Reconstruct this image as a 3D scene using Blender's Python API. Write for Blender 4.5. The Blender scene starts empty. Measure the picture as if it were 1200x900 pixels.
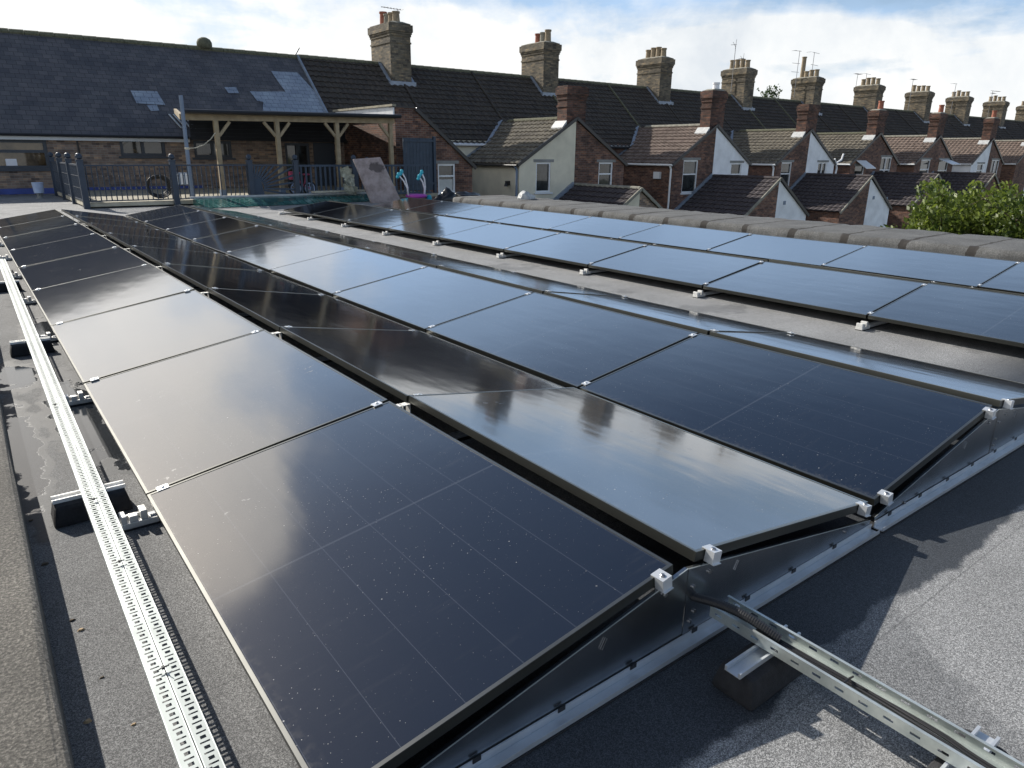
import bpy, bmesh, math, random
from mathutils import Vector, Matrix
random.seed(7)
R=math.radians
scene=bpy.context.scene
COL=scene.collection
DEPTHS={}
# ------------------------------------------------------------------ mesh builder
class MB:
    def __init__(s): s.v=[]; s.f=[]; s.m=[]; s.uv=None; s.vuv=None
    def poly(s,pts,m=0):
        i=len(s.v); s.v+= [tuple(p) for p in pts]; s.f.append(tuple(range(i,i+len(pts)))); s.m.append(m); return s
    def box(s,x0,x1,y0,y1,z0,z1,m=0):
        return s.hexa([(x0,y0,z0),(x1,y0,z0),(x1,y1,z0),(x0,y1,z0),(x0,y0,z1),(x1,y0,z1),(x1,y1,z1),(x0,y1,z1)],m)
    def hexa(s,p,m=0):
        i=len(s.v); s.v+=[tuple(q) for q in p]
        for f in ((0,3,2,1),(4,5,6,7),(0,1,5,4),(1,2,6,5),(2,3,7,6),(3,0,4,7)):
            s.f.append(tuple(i+k for k in f)); s.m.append(m)
        return s
    def bar(s,a,b,w,h=None,up=(0,0,1),m=0):
        a=Vector(a);b=Vector(b);h=h or w;d=(b-a).normalized();up=Vector(up)
        if abs(d.dot(up))>.98: up=Vector((1,0,0))
        x=d.cross(up).normalized();y=x.cross(d)
        q=[]
        for c in (a,b):
            for sx,sy in ((-1,-1),(1,-1),(1,1),(-1,1)): q.append(c+x*sx*w/2+y*sy*h/2)
        i=len(s.v); s.v+=[tuple(k) for k in q]
        for f in ((0,1,2,3),(7,6,5,4),(0,4,5,1),(1,5,6,2),(2,6,7,3),(3,7,4,0)):
            s.f.append(tuple(i+k for k in f)); s.m.append(m)
        return s
    def tube(s,pts,r,n=8,m=0,caps=True):
        pts=[Vector(p) for p in pts]
        rs=r if isinstance(r,(list,tuple)) else [r]*len(pts)
        base=len(s.v); last=None
        for k,p in enumerate(pts):
            d=(pts[min(k+1,len(pts)-1)]-pts[max(k-1,0)]).normalized()
            if last is None:
                up=Vector((0,0,1)) if abs(d.z)<.9 else Vector((1,0,0))
            else: up=last
            x=d.cross(up).normalized(); y=x.cross(d).normalized(); last=y
            for j in range(n):
                a=2*math.pi*j/n; s.v.append(tuple(p+(x*math.cos(a)+y*math.sin(a))*rs[k]))
        for k in range(len(pts)-1):
            for j in range(n):
                a=base+k*n+j;b=base+k*n+(j+1)%n
                s.f.append((a,b,b+n,a+n)); s.m.append(m)
        if caps:
            s.f.append(tuple(base+j for j in range(n))[::-1]); s.m.append(m)
            s.f.append(tuple(base+(len(pts)-1)*n+j for j in range(n))); s.m.append(m)
        return s
    def lathe(s,c,prof,n=12,m=0,closed=True):
        c=Vector(c); base=len(s.v)
        for (r,z) in prof:
            for j in range(n):
                a=2*math.pi*j/n; s.v.append((c.x+r*math.cos(a),c.y+r*math.sin(a),c.z+z))
        for k in range(len(prof)-1):
            for j in range(n):
                a=base+k*n+j;b=base+k*n+(j+1)%n
                s.f.append((a,b,b+n,a+n)); s.m.append(m)
        if closed:
            s.f.append(tuple(base+j for j in range(n))[::-1]); s.m.append(m)
            s.f.append(tuple(base+(len(prof)-1)*n+j for j in range(n))); s.m.append(m)
        return s
    def build(s,name,mats,parent=None,loc=None,smooth=False,bevel=0,label=None,cat=None,group=None,kind=None,recalc=True):
        if not isinstance(mats,(list,tuple)): mats=[mats]
        wl=Vector((0,0,0))
        if parent is not None: wl=Vector(parent.get('_w',(0,0,0)))
        elif loc is not None: wl=Vector(loc)
        me=bpy.data.meshes.new(name)
        me.from_pydata([tuple(Vector(p)-wl) for p in s.v],[],s.f)
        for m in mats: me.materials.append(m)
        for p,mi in zip(me.polygons,s.m): p.material_index=mi
        if recalc or bevel:
            b=bmesh.new(); b.from_mesh(me)
            if recalc: bmesh.ops.recalc_face_normals(b,faces=b.faces)
            if bevel: bmesh.ops.bevel(b,geom=[e for e in b.edges if e.is_manifold and e.calc_face_angle(0)>.5],offset=bevel,segments=2,affect='EDGES',profile=.6)
            b.to_mesh(me); b.free()
        uvl=me.uv_layers.new(name='UVMap')
        data=[0.0]*(2*len(me.loops))
        for p in me.polygons:
            n=p.normal
            if abs(n.z)>.999 or n.length<.5: u=Vector((1,0,0)); v=Vector((0,1,0))
            else:
                u=Vector((0,0,1)).cross(n).normalized(); v=n.cross(u)
            for li in p.loop_indices:
                co=me.vertices[me.loops[li].vertex_index].co+wl
                data[2*li]=co.dot(u); data[2*li+1]=co.dot(v)
        uvl.data.foreach_set('uv',data)
        if smooth: 
            for p in me.polygons: p.use_smooth=True
        o=bpy.data.objects.new(name,me); COL.objects.link(o)
        if parent is not None: o.parent=parent
        elif loc is not None: o.location=wl
        o['_w']=tuple(wl)
        tag(o,label,cat,group,kind)
        return o
def tag(o,label=None,cat=None,group=None,kind=None):
    if label: o['label']=label
    if cat: o['category']=cat
    if group: o['group']=group
    if kind: o['kind']=kind
def thing(name,loc,label,cat,group=None):
    o=bpy.data.objects.new(name,None); COL.objects.link(o); o.location=loc; o['_w']=tuple(loc); o.empty_display_size=.1
    tag(o,label,cat,group); return o
def kids(o): return [c for c in bpy.data.objects if c.parent==o]
def copy_tree(o,parent=None,kmap=None):
    c=o.copy(); COL.objects.link(c); c.parent=parent
    for ch in list(kids(o)): copy_tree(ch,c)
    return c
# ------------------------------------------------------------------ materials
class NT:
    def __init__(s,name):
        s.mat=bpy.data.materials.new(name); s.mat.use_nodes=True; s.t=s.mat.node_tree; s.t.nodes.clear()
        s.out=s.t.nodes.new('ShaderNodeOutputMaterial'); s.b=s.n('ShaderNodeBsdfPrincipled'); s.l(s.b.outputs[0],s.out.inputs[0])
    def n(s,ty,**k):
        x=s.t.nodes.new(ty)
        for a,b in k.items(): setattr(x,a,b)
        return x
    def l(s,a,b): s.t.links.new(a,b)
    def set(s,**k):
        for a,b in k.items():
            i=s.b.inputs[a.replace('_',' ')]
            if hasattr(b,'is_linked') or isinstance(b,bpy.types.NodeSocket): s.l(b,i)
            elif isinstance(b,tuple): i.default_value=(b[0],b[1],b[2],1)
            else: i.default_value=b
    def coord(s,kind='Object',scale=None):
        c=s.n('ShaderNodeTexCoord').outputs[kind]
        if scale is not None:
            m=s.n('ShaderNodeMapping'); m.inputs['Scale'].default_value=scale if isinstance(scale,tuple) else (scale,)*3
            s.l(c,m.inputs[0]); return m.outputs[0]
        return c
    def noise(s,co,scale,detail=4,rough=.55,out='Fac',dist=0):
        x=s.n('ShaderNodeTexNoise'); x.inputs['Scale'].default_value=scale; x.inputs['Detail'].default_value=detail; x.inputs['Roughness'].default_value=rough; x.inputs['Distortion'].default_value=dist
        if co is not None: s.l(co,x.inputs['Vector'])
        return x.outputs[out]
    def ramp(s,f,*st,interp='LINEAR'):
        r=s.n('ShaderNodeValToRGB'); r.color_ramp.interpolation=interp
        e=r.color_ramp.elements
        while len(e)<len(st): e.new(.5)
        for i,(p,c) in enumerate(st):
            e[i].position=p
            if not isinstance(c,tuple): c=(c,c,c)
            e[i].color=(c[0],c[1],c[2],1)
        s.l(f,r.inputs[0]); return r.outputs[0]
    def mix(s,f,a,b,mode='MIX'):
        m=s.n('ShaderNodeMix',data_type='RGBA',blend_type=mode)
        for v,i in ((f,0),(a,6),(b,7)):
            if isinstance(v,bpy.types.NodeSocket): s.l(v,m.inputs[i])
            elif isinstance(v,tuple): m.inputs[i].default_value=(v[0],v[1],v[2],1)
            else: m.inputs[i].default_value=v if i==0 else (v,v,v,1)
        return m.outputs[2]
    def math(s,op,a,b=0,c=0,clamp=False):
        m=s.n('ShaderNodeMath',operation=op,use_clamp=clamp)
        for v,i in ((a,0),(b,1),(c,2)):
            if isinstance(v,bpy.types.NodeSocket): s.l(v,m.inputs[i])
            else: m.inputs[i].default_value=v
        return m.outputs[0]
    def bump(s,h,strength=.5,dist=.01,normal=None):
        b=s.n('ShaderNodeBump'); b.inputs['Strength'].default_value=strength; b.inputs['Distance'].default_value=dist
        s.l(h,b.inputs['Height'])
        if normal is not None: s.l(normal,b.inputs['Normal'])
        s.l(b.outputs[0],s.b.inputs['Normal']); return b.outputs[0]
    def sep(s,co):
        x=s.n('ShaderNodeSeparateXYZ'); s.l(co,x.inputs[0]); return x.outputs
def simple(name,col,rough=.6,metal=0,var=.15,scale=6,spec=.5,bump=0,bscale=60):
    t=NT(name); co=t.coord('Object')
    f=t.noise(co,scale,5)
    lo=tuple(c*(1-var) for c in col); hi=tuple(min(1,c*(1+var)) for c in col)
    t.set(Base_Color=t.ramp(f,(.3,lo),(.7,hi)),Roughness=rough,Metallic=metal)
    t.b.inputs['Specular IOR Level'].default_value=spec
    if bump: t.bump(t.noise(co,bscale,3),bump,.004)
    return t.mat
M={}
def brick(name,c1,c2,mortar,dirt=.5,lit=0,scale=1.0,ms=.009):
    t=NT(name); uv=t.coord('UV')
    b=t.n('ShaderNodeTexBrick'); b.offset=.5
    t.l(uv,b.inputs['Vector'])
    b.inputs['Color1'].default_value=(*c1,1); b.inputs['Color2'].default_value=(*c2,1); b.inputs['Mortar'].default_value=(*mortar,1)
    b.inputs['Scale'].default_value=scale; b.inputs['Brick Width'].default_value=.225; b.inputs['Row Height'].default_value=.075
    b.inputs['Mortar Size'].default_value=ms; b.inputs['Mortar Smooth'].default_value=.2; b.inputs['Bias'].default_value=0
    big=t.noise(uv,.7,5,.6); med=t.noise(uv,5,4,.6)
    v=t.n('ShaderNodeTexWhiteNoise'); 
    # per brick tint
    sp=t.sep(uv); row=t.math('FLOOR',t.math('DIVIDE',sp[1],.075)); half=t.math('MULTIPLY',t.math('MODULO',row,2),.5)
    colm=t.math('FLOOR',t.math('ADD',t.math('DIVIDE',sp[0],.225),half)); cb=t.n('ShaderNodeCombineXYZ'); t.l(colm,cb.inputs[0]); t.l(row,cb.inputs[1]); t.l(cb.outputs[0],v.inputs['Vector'])
    tint=t.ramp(v.outputs['Value'],(0,(.45,.45,.5)),(.25,(.8,.8,.8)),(.7,1.0),(1,(1.45,1.3,1.1)))
    c=t.mix(1,b.outputs['Color'],tint,'MULTIPLY')
    c=t.mix(1,c,t.ramp(big,(.3,(1-dirt,)*3),(.65,1.0)),'MULTIPLY')
    c=t.mix(.35,c,t.ramp(med,(.3,.6),(.7,1.25)),'MULTIPLY')
    t.set(Base_Color=c,Roughness=.9)
    h=t.math('SUBTRACT',t.math('MULTIPLY',med,.35),b.outputs['Fac'])
    t.bump(h,.6,.008)
    M[name]=t.mat
brick('red_brick',(.24,.115,.078),(.15,.078,.06),(.24,.20,.17),.5)
brick('sooty_brick',(.20,.09,.062),(.10,.055,.045),(.13,.11,.095),.65)
brick('brown_brick',(.36,.26,.20),(.26,.19,.155),(.33,.30,.26),.3)
brick('buff_brick',(.25,.21,.15),(.17,.145,.105),(.16,.145,.12),.6)
brick('orange_brick',(.45,.19,.09),(.36,.15,.08),(.34,.28,.22),.35)
def tiles(name,c1,c2,lichen=.3,lc=(.32,.30,.22)):
    t=NT(name); uv=t.coord('UV')
    sp=t.sep(uv); v=t.n('ShaderNodeTexWhiteNoise'); cb=t.n('ShaderNodeCombineXYZ')
    t.l(t.math('FLOOR',t.math('DIVIDE',sp[0],.3)),cb.inputs[0]); t.l(t.math('FLOOR',t.math('DIVIDE',sp[1],.33)),cb.inputs[1]); t.l(cb.outputs[0],v.inputs['Vector'])
    c=t.ramp(v.outputs['Value'],(0,c1),(1,c2))
    n1=t.noise(uv,.6,4); n2=t.noise(uv,9,6,.7); 
    m=t.math('MULTIPLY',t.ramp(n1,(.45,0.0),(.7,1.0)),t.ramp(n2,(.5,0.0),(.62,1.0)))
    c=t.mix(t.math('MULTIPLY',m,lichen),c,lc)
    n3=t.noise(uv,25,3); sp2=t.ramp(n3,(.72,0.0),(.76,1.0))
    c=t.mix(t.math('MULTIPLY',sp2,lichen),c,(.55,.55,.5))
    t.set(Base_Color=c,Roughness=.85); t.bump(t.noise(uv,60,3),.3,.004)
    M[name]=t.mat
tiles('dark_tile',(.030,.025,.022),(.070,.057,.047),.55,(.10,.11,.06))
tiles('brown_tile',(.10,.072,.058),(.22,.165,.135),.4)
tiles('mossy_tile',(.075,.065,.052),(.19,.165,.125),1.0)
tiles('black_tile',(.04,.032,.036),(.07,.058,.06),.2)
def slate(name,c1,c2,edge):
    t=NT(name); uv=t.coord('UV')
    b=t.n('ShaderNodeTexBrick'); b.offset=.5; t.l(uv,b.inputs['Vector'])
    b.inputs['Color1'].default_value=(*c1,1); b.inputs['Color2'].default_value=(*c2,1); b.inputs['Mortar'].default_value=(*edge,1)
    b.inputs['Scale'].default_value=1; b.inputs['Brick Width'].default_value=.28; b.inputs['Row Height'].default_value=.23; b.inputs['Mortar Size'].default_value=.007
    n=t.noise(uv,1.2,5,.6)
    c=t.mix(1,b.outputs['Color'],t.ramp(n,(.3,(.7,.7,.75)),(.7,(1.3,1.25,1.2))),'MULTIPLY')
    s3=t.ramp(t.noise(uv,14,4,.7),(.70,0.0),(.74,1.0)); c=t.mix(t.math('MULTIPLY',s3,.5),c,(.3,.3,.28))
    t.set(Base_Color=c,Roughness=.55)
    sp=t.sep(uv); saw=t.math('FRACT',t.math('DIVIDE',sp[1],.23))
    h=t.math('SUBTRACT',t.math('MULTIPLY',saw,-.7),b.outputs['Fac']); t.bump(h,.7,.012)
    M[name]=t.mat
slate('slate',(.070,.072,.080),(.105,.102,.108),(.02,.02,.022))
slate('new_slate',(.25,.30,.37),(.28,.34,.41),(.08,.10,.13))
# felt
def felt(name,base,grain,wet=True,scale=900):
    t=NT(name); co=t.coord('Object')
    g=t.noise(co,230,3,.8); g2=t.noise(co,95,3,.6); big=t.noise(co,1.6,5,.6)
    vo=t.n('ShaderNodeTexVoronoi'); vo.inputs['Scale'].default_value=430; t.l(co,vo.inputs['Vector']); vr=t.sep(vo.outputs['Color'])[0]
    gg=t.math('ADD',t.math('MULTIPLY',vr,.7),t.math('MULTIPLY',g,.45))
    c=t.ramp(gg,(.25,tuple(b*.45 for b in base)),(.58,base),(.95,grain))
    c=t.mix(.5,c,t.ramp(g2,(.3,.65),(.7,1.3)),'MULTIPLY')
    c=t.mix(.6,c,t.ramp(big,(.3,.72),(.7,1.2)),'MULTIPLY')
    rough=.88
    if wet:
        sp=t.sep(co); x,y=sp[0],sp[1]
        w=t.math('SUBTRACT',t.noise(co,7,5,.6),.5)
        w3=t.math('SUBTRACT',t.noise(co,1.3,4,.6),.5)
        # damp band along the array's near end; tint also paints its shadow deeper
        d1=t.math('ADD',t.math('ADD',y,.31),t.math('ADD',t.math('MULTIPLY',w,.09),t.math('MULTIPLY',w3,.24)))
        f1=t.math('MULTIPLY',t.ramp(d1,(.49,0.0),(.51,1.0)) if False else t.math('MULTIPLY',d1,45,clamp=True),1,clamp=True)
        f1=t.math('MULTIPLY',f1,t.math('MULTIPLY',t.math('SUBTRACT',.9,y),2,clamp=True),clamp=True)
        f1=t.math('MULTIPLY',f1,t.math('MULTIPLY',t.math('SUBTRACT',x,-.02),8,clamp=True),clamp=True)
        # puddles on the left: (cx,cy,rx,ry)
        pud=None; pd2=None
        for (cx,cy,rx,ry) in ((-.07,3.3,.12,.75),(-.35,2.9,.07,.7),(.02,2.7,.06,.35),(-.3,4.3,.12,.3),(-.02,5.6,.12,.5)):
            dx=t.math('DIVIDE',t.math('SUBTRACT',x,cx),rx); dy=t.math('DIVIDE',t.math('SUBTRACT',y,cy),ry)
            r=t.math('SQRT',t.math('ADD',t.math('MULTIPLY',dx,dx),t.math('MULTIPLY',dy,dy)))
            rw=t.math('ADD',r,t.math('MULTIPLY',w,1.9))
            q=t.math('MULTIPLY',t.math('SUBTRACT',1.0,rw),9,clamp=True); q2=t.math('MULTIPLY',t.math('SUBTRACT',1.5,rw),6,clamp=True)
            pud=q if pud is None else t.math('MAXIMUM',pud,q); pd2=q2 if pd2 is None else t.math('MAXIMUM',pd2,q2)
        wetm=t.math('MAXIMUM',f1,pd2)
        # damp blotches on the walkway
        damp=t.math('MULTIPLY',t.ramp(t.noise(co,.9,5,.65),(.56,0.0),(.60,1.0)),.35)
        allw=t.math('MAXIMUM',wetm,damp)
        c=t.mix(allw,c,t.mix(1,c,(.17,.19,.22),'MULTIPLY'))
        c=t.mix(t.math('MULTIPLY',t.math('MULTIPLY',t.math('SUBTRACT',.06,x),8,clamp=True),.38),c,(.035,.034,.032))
        # joints between felt sheets
        fr=t.math('FRACT',t.math('DIVIDE',t.math('ADD',y,.37),1.0)); ln=t.math('MULTIPLY',t.math('LESS_THAN',fr,.006),.28)
        c=t.mix(ln,c,(.02,.02,.022))
        rr=t.math('SUBTRACT',.88,t.math('ADD',t.math('MULTIPLY',wetm,.20),t.math('MULTIPLY',pud,.70),clamp=False))
        rr=t.math('MAXIMUM',rr,.07); rough=rr
        bs=t.math('SUBTRACT',1.0,t.math('MULTIPLY',t.math('MAXIMUM',pud,t.math('MULTIPLY',pd2,.6)),.97))
        bb=t.n('ShaderNodeBump'); bb.inputs['Distance'].default_value=.004; t.l(t.math('MULTIPLY',bs,.45),bb.inputs['Strength']); t.l(t.math('ADD',t.math('MULTIPLY',vr,.5),t.math('MULTIPLY',g2,.6)),bb.inputs['Height']); t.l(bb.outputs[0],t.b.inputs['Normal'])
    else:
        t.bump(t.math('ADD',g,g2),.7,.004)
    t.set(Base_Color=c,Roughness=rough)
    M[name]=t.mat
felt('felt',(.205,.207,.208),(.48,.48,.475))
# kerb mineral felt, coarser
def kerbfelt(name,c1,c2,c3,sc=120,joint=False):
    t=NT(name); co=t.coord('Object'); g=t.noise(co,sc,4,.75); v=t.n('ShaderNodeTexVoronoi'); v.inputs['Scale'].default_value=sc*.6; t.l(co,v.inputs['Vector'])
    c=t.ramp(g,(.35,c1),(.5,c2),(.66,c3)); big=t.noise(co,2.2,5,.65)
    c=t.mix(.75,c,t.ramp(big,(.3,.6),(.7,1.25)),'MULTIPLY')
    c=t.mix(.5,c,t.ramp(v.outputs['Distance'],(0.0,1.3),(.5,.6)),'MULTIPLY')
    if joint:
        sp=t.sep(co)
        w=t.math('MULTIPLY',t.math('SUBTRACT',t.noise(co,5,4,.6),.5),.10)
        yy=t.math('ADD',t.math('ADD',sp[1],w),t.math('MULTIPLY',sp[0],-.06))
        fr=t.math('FRACT',t.math('DIVIDE',t.math('ADD',yy,.12),.80))
        edge=t.math('LESS_THAN',fr,.055)
        # broader stain on the inner face
        face=t.math('MULTIPLY',t.math('LESS_THAN',sp[0],.13),t.math('LESS_THAN',fr,.13))
        c=t.mix(t.math('MULTIPLY',t.math('MAXIMUM',edge,face),.93),c,(.022,.018,.015))
        st=t.math('MULTIPLY',t.ramp(t.noise(t.coord('Object',(1,3.0,.4)),3,5,.7),(.5,0.0),(.62,1.0)),t.math('LESS_THAN',sp[0],.16))
        c=t.mix(t.math('MULTIPLY',st,.45),c,(.05,.045,.04))
    t.set(Base_Color=c,Roughness=.9); t.bump(g,.8,.006); M[name]=t.mat
kerbfelt('kerb_felt',(.06,.055,.047),(.13,.12,.103),(.30,.275,.235),120)
kerbfelt('coping_felt',(.07,.071,.07),(.125,.126,.124),(.22,.22,.215),90,True)
# panel glass
def glass():
    t=NT('panel_glass'); co=t.coord('Object'); sp=t.sep(co); x,y=sp[0],sp[1]
    oi=t.n('ShaderNodeObjectInfo'); ad=t.n('ShaderNodeVectorMath',operation='ADD'); t.l(co,ad.inputs[0])
    rv=t.n('ShaderNodeCombineXYZ'); t.l(t.math('MULTIPLY',oi.outputs['Random'],37),rv.inputs[0]); t.l(t.math('MULTIPLY',oi.outputs['Random'],91),rv.inputs[1]); t.l(rv.outputs[0],ad.inputs[1]); rc=ad.outputs[0]
    base=(.0030,.0042,.0090)
    # faint cell lines along the length and a seam across the middle
    fx=t.math('FRACT',t.math('DIVIDE',t.math('SUBTRACT',x,.014),.177)); lx=t.math('LESS_THAN',t.math('ABSOLUTE',t.math('SUBTRACT',fx,.5)),.006)
    fx2=t.math('MULTIPLY',t.math('LESS_THAN',fx,.010),1.0)
    mid=t.math('LESS_THAN',t.math('ABSOLUTE',t.math('SUBTRACT',y,.861)),.0045)
    fy=t.math('FRACT',t.math('DIVIDE',y,.0925)); ly=t.math('LESS_THAN',fy,.012)
    c=t.mix(t.math('MULTIPLY',fx2,.75),base,(.055,.06,.075))
    c=t.mix(t.math('MULTIPLY',ly,.05),c,(.04,.05,.08))
    c=t.mix(t.math('MULTIPLY',mid,.6),c,(.05,.055,.065))
    # dust specks
    v=t.n('ShaderNodeTexVoronoi'); v.inputs['Scale'].default_value=42; t.l(rc,v.inputs['Vector'])
    vs=t.sep(v.outputs['Color']); rad=t.math('MULTIPLY',t.math('POWER',vs[0],14),.14)
    sp1=t.math('MULTIPLY',t.math('LESS_THAN',v.outputs['Distance'],rad),1.0)
    v2=t.n('ShaderNodeTexVoronoi'); v2.inputs['Scale'].default_value=150; t.l(rc,v2.inputs['Vector'])
    vs2=t.sep(v2.outputs['Color']); sp2=t.math('LESS_THAN',v2.outputs['Distance'],t.math('MULTIPLY',t.math('POWER',vs2[1],8),.22))
    dens=t.ramp(t.noise(rc,2.2,4,.6),(.42,.25),(.62,1.0))
    spk=t.math('MULTIPLY',t.math('MAXIMUM',sp1,sp2),dens)
    # dried splash marks in a few patches
    blot=t.math('MULTIPLY',t.ramp(t.noise(rc,26,3,.5),(.64,0.0),(.68,1.0)),t.ramp(t.noise(rc,2.6,2,.5),(.62,0.0),(.70,1.0)))
    film=t.ramp(t.noise(rc,3.2,5,.65),(.4,0.0),(.75,1.0))
    sc_=t.n('ShaderNodeMapping'); sc_.inputs['Scale'].default_value=(1.2,9,1); t.l(rc,sc_.inputs[0])
    strk=t.math('MULTIPLY',t.ramp(t.noise(sc_.outputs[0],3.0,5,.7),(.56,0.0),(.72,1.0)),t.ramp(t.noise(rc,1.4,2,.5),(.48,0.0),(.62,1.0)))
    c=t.mix(t.math('MULTIPLY',strk,.035),c,(.35,.33,.30))
    c=t.mix(t.math('MULTIPLY',film,.006),c,(.3,.28,.25))
    c=t.mix(t.math('MULTIPLY',blot,.16),c,(.35,.34,.31))
    c=t.mix(t.math('MULTIPLY',spk,.55),c,(.5,.49,.46))
    # dirt collecting along the low edge of the glass
    low=t.math('MULTIPLY',t.math('SUBTRACT',.055,x),14,clamp=True)
    dd=t.math('MULTIPLY',low,t.ramp(t.noise(rc,30,4,.7),(.48,0.0),(.62,1.0))); c=t.mix(t.math('MULTIPLY',dd,.16),c,(.32,.29,.24))
    rough=t.math('ADD',t.math('ADD',.10,t.math('MULTIPLY',film,.02)),t.math('MULTIPLY',t.math('MAXIMUM',spk,blot),.5))
    t.set(Base_Color=c,Roughness=rough,IOR=1.6)
    t.b.inputs['Coat Weight'].default_value=1.0; t.b.inputs['Coat Roughness'].default_value=.078; t.b.inputs['Coat IOR'].default_value=1.78
    t.b.inputs['Specular IOR Level'].default_value=.38
    # slight rolling of the glass plus fine texture
    st=t.coord('Object',(1,1.0,1))
    h=t.math('ADD',t.math('MULTIPLY',t.noise(t.coord('Object',(3.0,1.2,1)),2.2,2,.4),1.0),t.math('MULTIPLY',t.noise(t.coord('Object',(22,5,1)),1.0,2,.5),.035))
    bo=t.bump(h,.22,.004); t.l(bo,t.b.inputs['Coat Normal'])
    M['glass']=t.mat
glass()
def slotted(name,pitch,items,base,metal=1,rough=.35):
    """galvanised sheet with real punched slots: items=(axis0 centre list, halfwidth, phase, halflen) in UV metres given by object x / y"""
    t=NT(name); co=t.coord('Object'); sp=t.sep(co); x,y=sp[0],sp[1]
    f=t.noise(co,9,5,.6); c=t.ramp(f,(.3,tuple(b*.8 for b in base)),(.7,base))
    t.set(Base_Color=c,Roughness=rough,Metallic=metal)
    mask=None
    for (xc,hw,ph,hl) in items:
        fy=t.math('ABSOLUTE',t.math('SUBTRACT',t.math('FRACT',t.math('ADD',t.math('DIVIDE',y,pitch),ph)),.5))
        a=t.math('LESS_THAN',fy,hl/pitch); b=t.math('LESS_THAN',t.math('ABSOLUTE',t.math('SUBTRACT',x,xc)),hw)
        q=t.math('MULTIPLY',a,b); mask=q if mask is None else t.math('MAXIMUM',mask,q)
    tr=t.n('ShaderNodeBsdfTransparent'); mx=t.n('ShaderNodeMixShader'); t.l(mask,mx.inputs[0]); t.l(t.b.outputs[0],mx.inputs[1]); t.l(tr.outputs[0],mx.inputs[2]); t.l(mx.outputs[0],t.out.inputs[0])
    M[name]=t.mat
M['frame']=simple('black_anodised_sheen',(.20,.20,.185),.28,.9,.12,4)  # top lip: sky sheen painted into a paler anodised colour
M['frame_shaded_side']=simple('black_anodised_shaded',(.07,.072,.065),.40,.8,.12,4)  # same anodising on the sides, shade put into a darker colour
M['alu']=simple('aluminium',(.66,.68,.70),.40,.55,.08,12)
M['alu_dull']=simple('weathered_aluminium',(.78,.77,.74),.5,.35,.12,20,bump=.1)
M['bolt']=simple('bolt_steel',(.35,.35,.36),.35,1,.2,30)
M['galv']=simple('galvanised_sheet',(.42,.44,.46),.27,1,.18,5)
M['galv_light']=simple('bright_galvanised',(.60,.64,.62),.42,.7,.2,14)
M['rubber']=simple('black_rubber',(.022,.022,.024),.85,0,.3,40,bump=.6,bscale=260)
M['cable']=simple('cable_black',(.02,.02,.022),.45,0,.2,10)
M['lead']=simple('lead_flashing',(.26,.30,.36),.5,.2,.2,5)
M['lead_white']=simple('pale_flashing',(.45,.46,.46),.6,0,.2,8)
M['white_render']=simple('white_render',(.82,.83,.85),.9,0,.13,1.6,bump=.4)
M['cream_render']=simple('cream_render',(.68,.63,.50),.9,0,.12,1.5,bump=.4)
M['white_upvc']=simple('white_upvc',(.78,.79,.80),.4,0,.04,3)
M['grey_upvc']=simple('dark_grey_frame',(.035,.045,.06),.45,0,.1,3)
M['gutter']=simple('black_gutter',(.02,.02,.022),.4,0,.1,3)
M['fascia']=simple('pale_fascia',(.55,.56,.56),.6,0,.12,2)
M['cladding']=simple('black_cladding',(.018,.02,.026),.7,0,.25,3)
M['timber']=simple('pale_timber',(.30,.24,.155),.8,0,.25,5,bump=.4,bscale=30)
M['old_timber']=simple('weathered_timber',(.30,.27,.20),.85,0,.3,5,bump=.4)
M['deckboard']=simple('deck_edge',(.50,.46,.36),.8,0,.2,4)
M['rail_paint']=simple('dark_blue_paint',(.030,.045,.070),.5,0,.12,6)
M['slat_paint']=simple('blue_grey_paint',(.035,.055,.085),.6,0,.2,5)
M['pot_buff']=simple('buff_clay',(.27,.215,.145),.85,0,.25,9)
M['pot_red']=simple('red_clay',(.30,.11,.07),.85,0,.25,9)
M['cement']=simple('cement_flaunching',(.25,.24,.20),.95,0,.3,6,bump=.5)
M['aerial']=simple('aerial_metal',(.25,.25,.26),.5,.6,.1,5)
M['pole']=simple('grey_pole',(.17,.22,.30),.5,.1,.12,3)
M['slab']=simple('stained_slab',(.36,.30,.29),.85,0,.35,3.5,bump=.5,bscale=40)
M['magenta']=simple('magenta_plastic',(.45,.06,.42),.4,0,.05,3)
M['cyan']=simple('cyan_plastic',(.02,.38,.50),.4,0,.05,3)
M['white_pl']=simple('white_plastic',(.75,.75,.78),.4,0,.05,3)
M['bluewhite']=simple('pale_blue_plastic',(.50,.60,.80),.5,0,.1,9)
M['pink']=simple('pink_paint',(.42,.05,.12),.4,0,.1,5)
M['tyre']=simple('tyre_rubber',(.02,.02,.02),.8,0,.1,5)
M['bag']=simple('black_bag_plastic',(.012,.013,.015),.3,0,.2,8)
M['blue_dpc']=simple('blue_membrane',(.05,.08,.30),.6,0,.3,2)
M['bark']=simple('bark',(.10,.075,.05),.9,0,.3,9,bump=.5)
M['moss']=simple('mossy_stone',(.12,.12,.08),.95,0,.35,12)
M['ground']=simple('garden_ground',(.09,.10,.06),.95,0,.4,.4)
M['tan_leaf']=simple('dry_leaf',(.45,.32,.18),.8,0,.3,20)
M['concrete']=simple('grey_concrete',(.25,.25,.24),.9,0,.2,2)
M['curtain']=simple('net_curtain',(.55,.55,.52),.9,0,.1,5)
M['cloth']=simple('pale_green_cloth',(.36,.37,.30),.9,0,.6,7)
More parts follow.
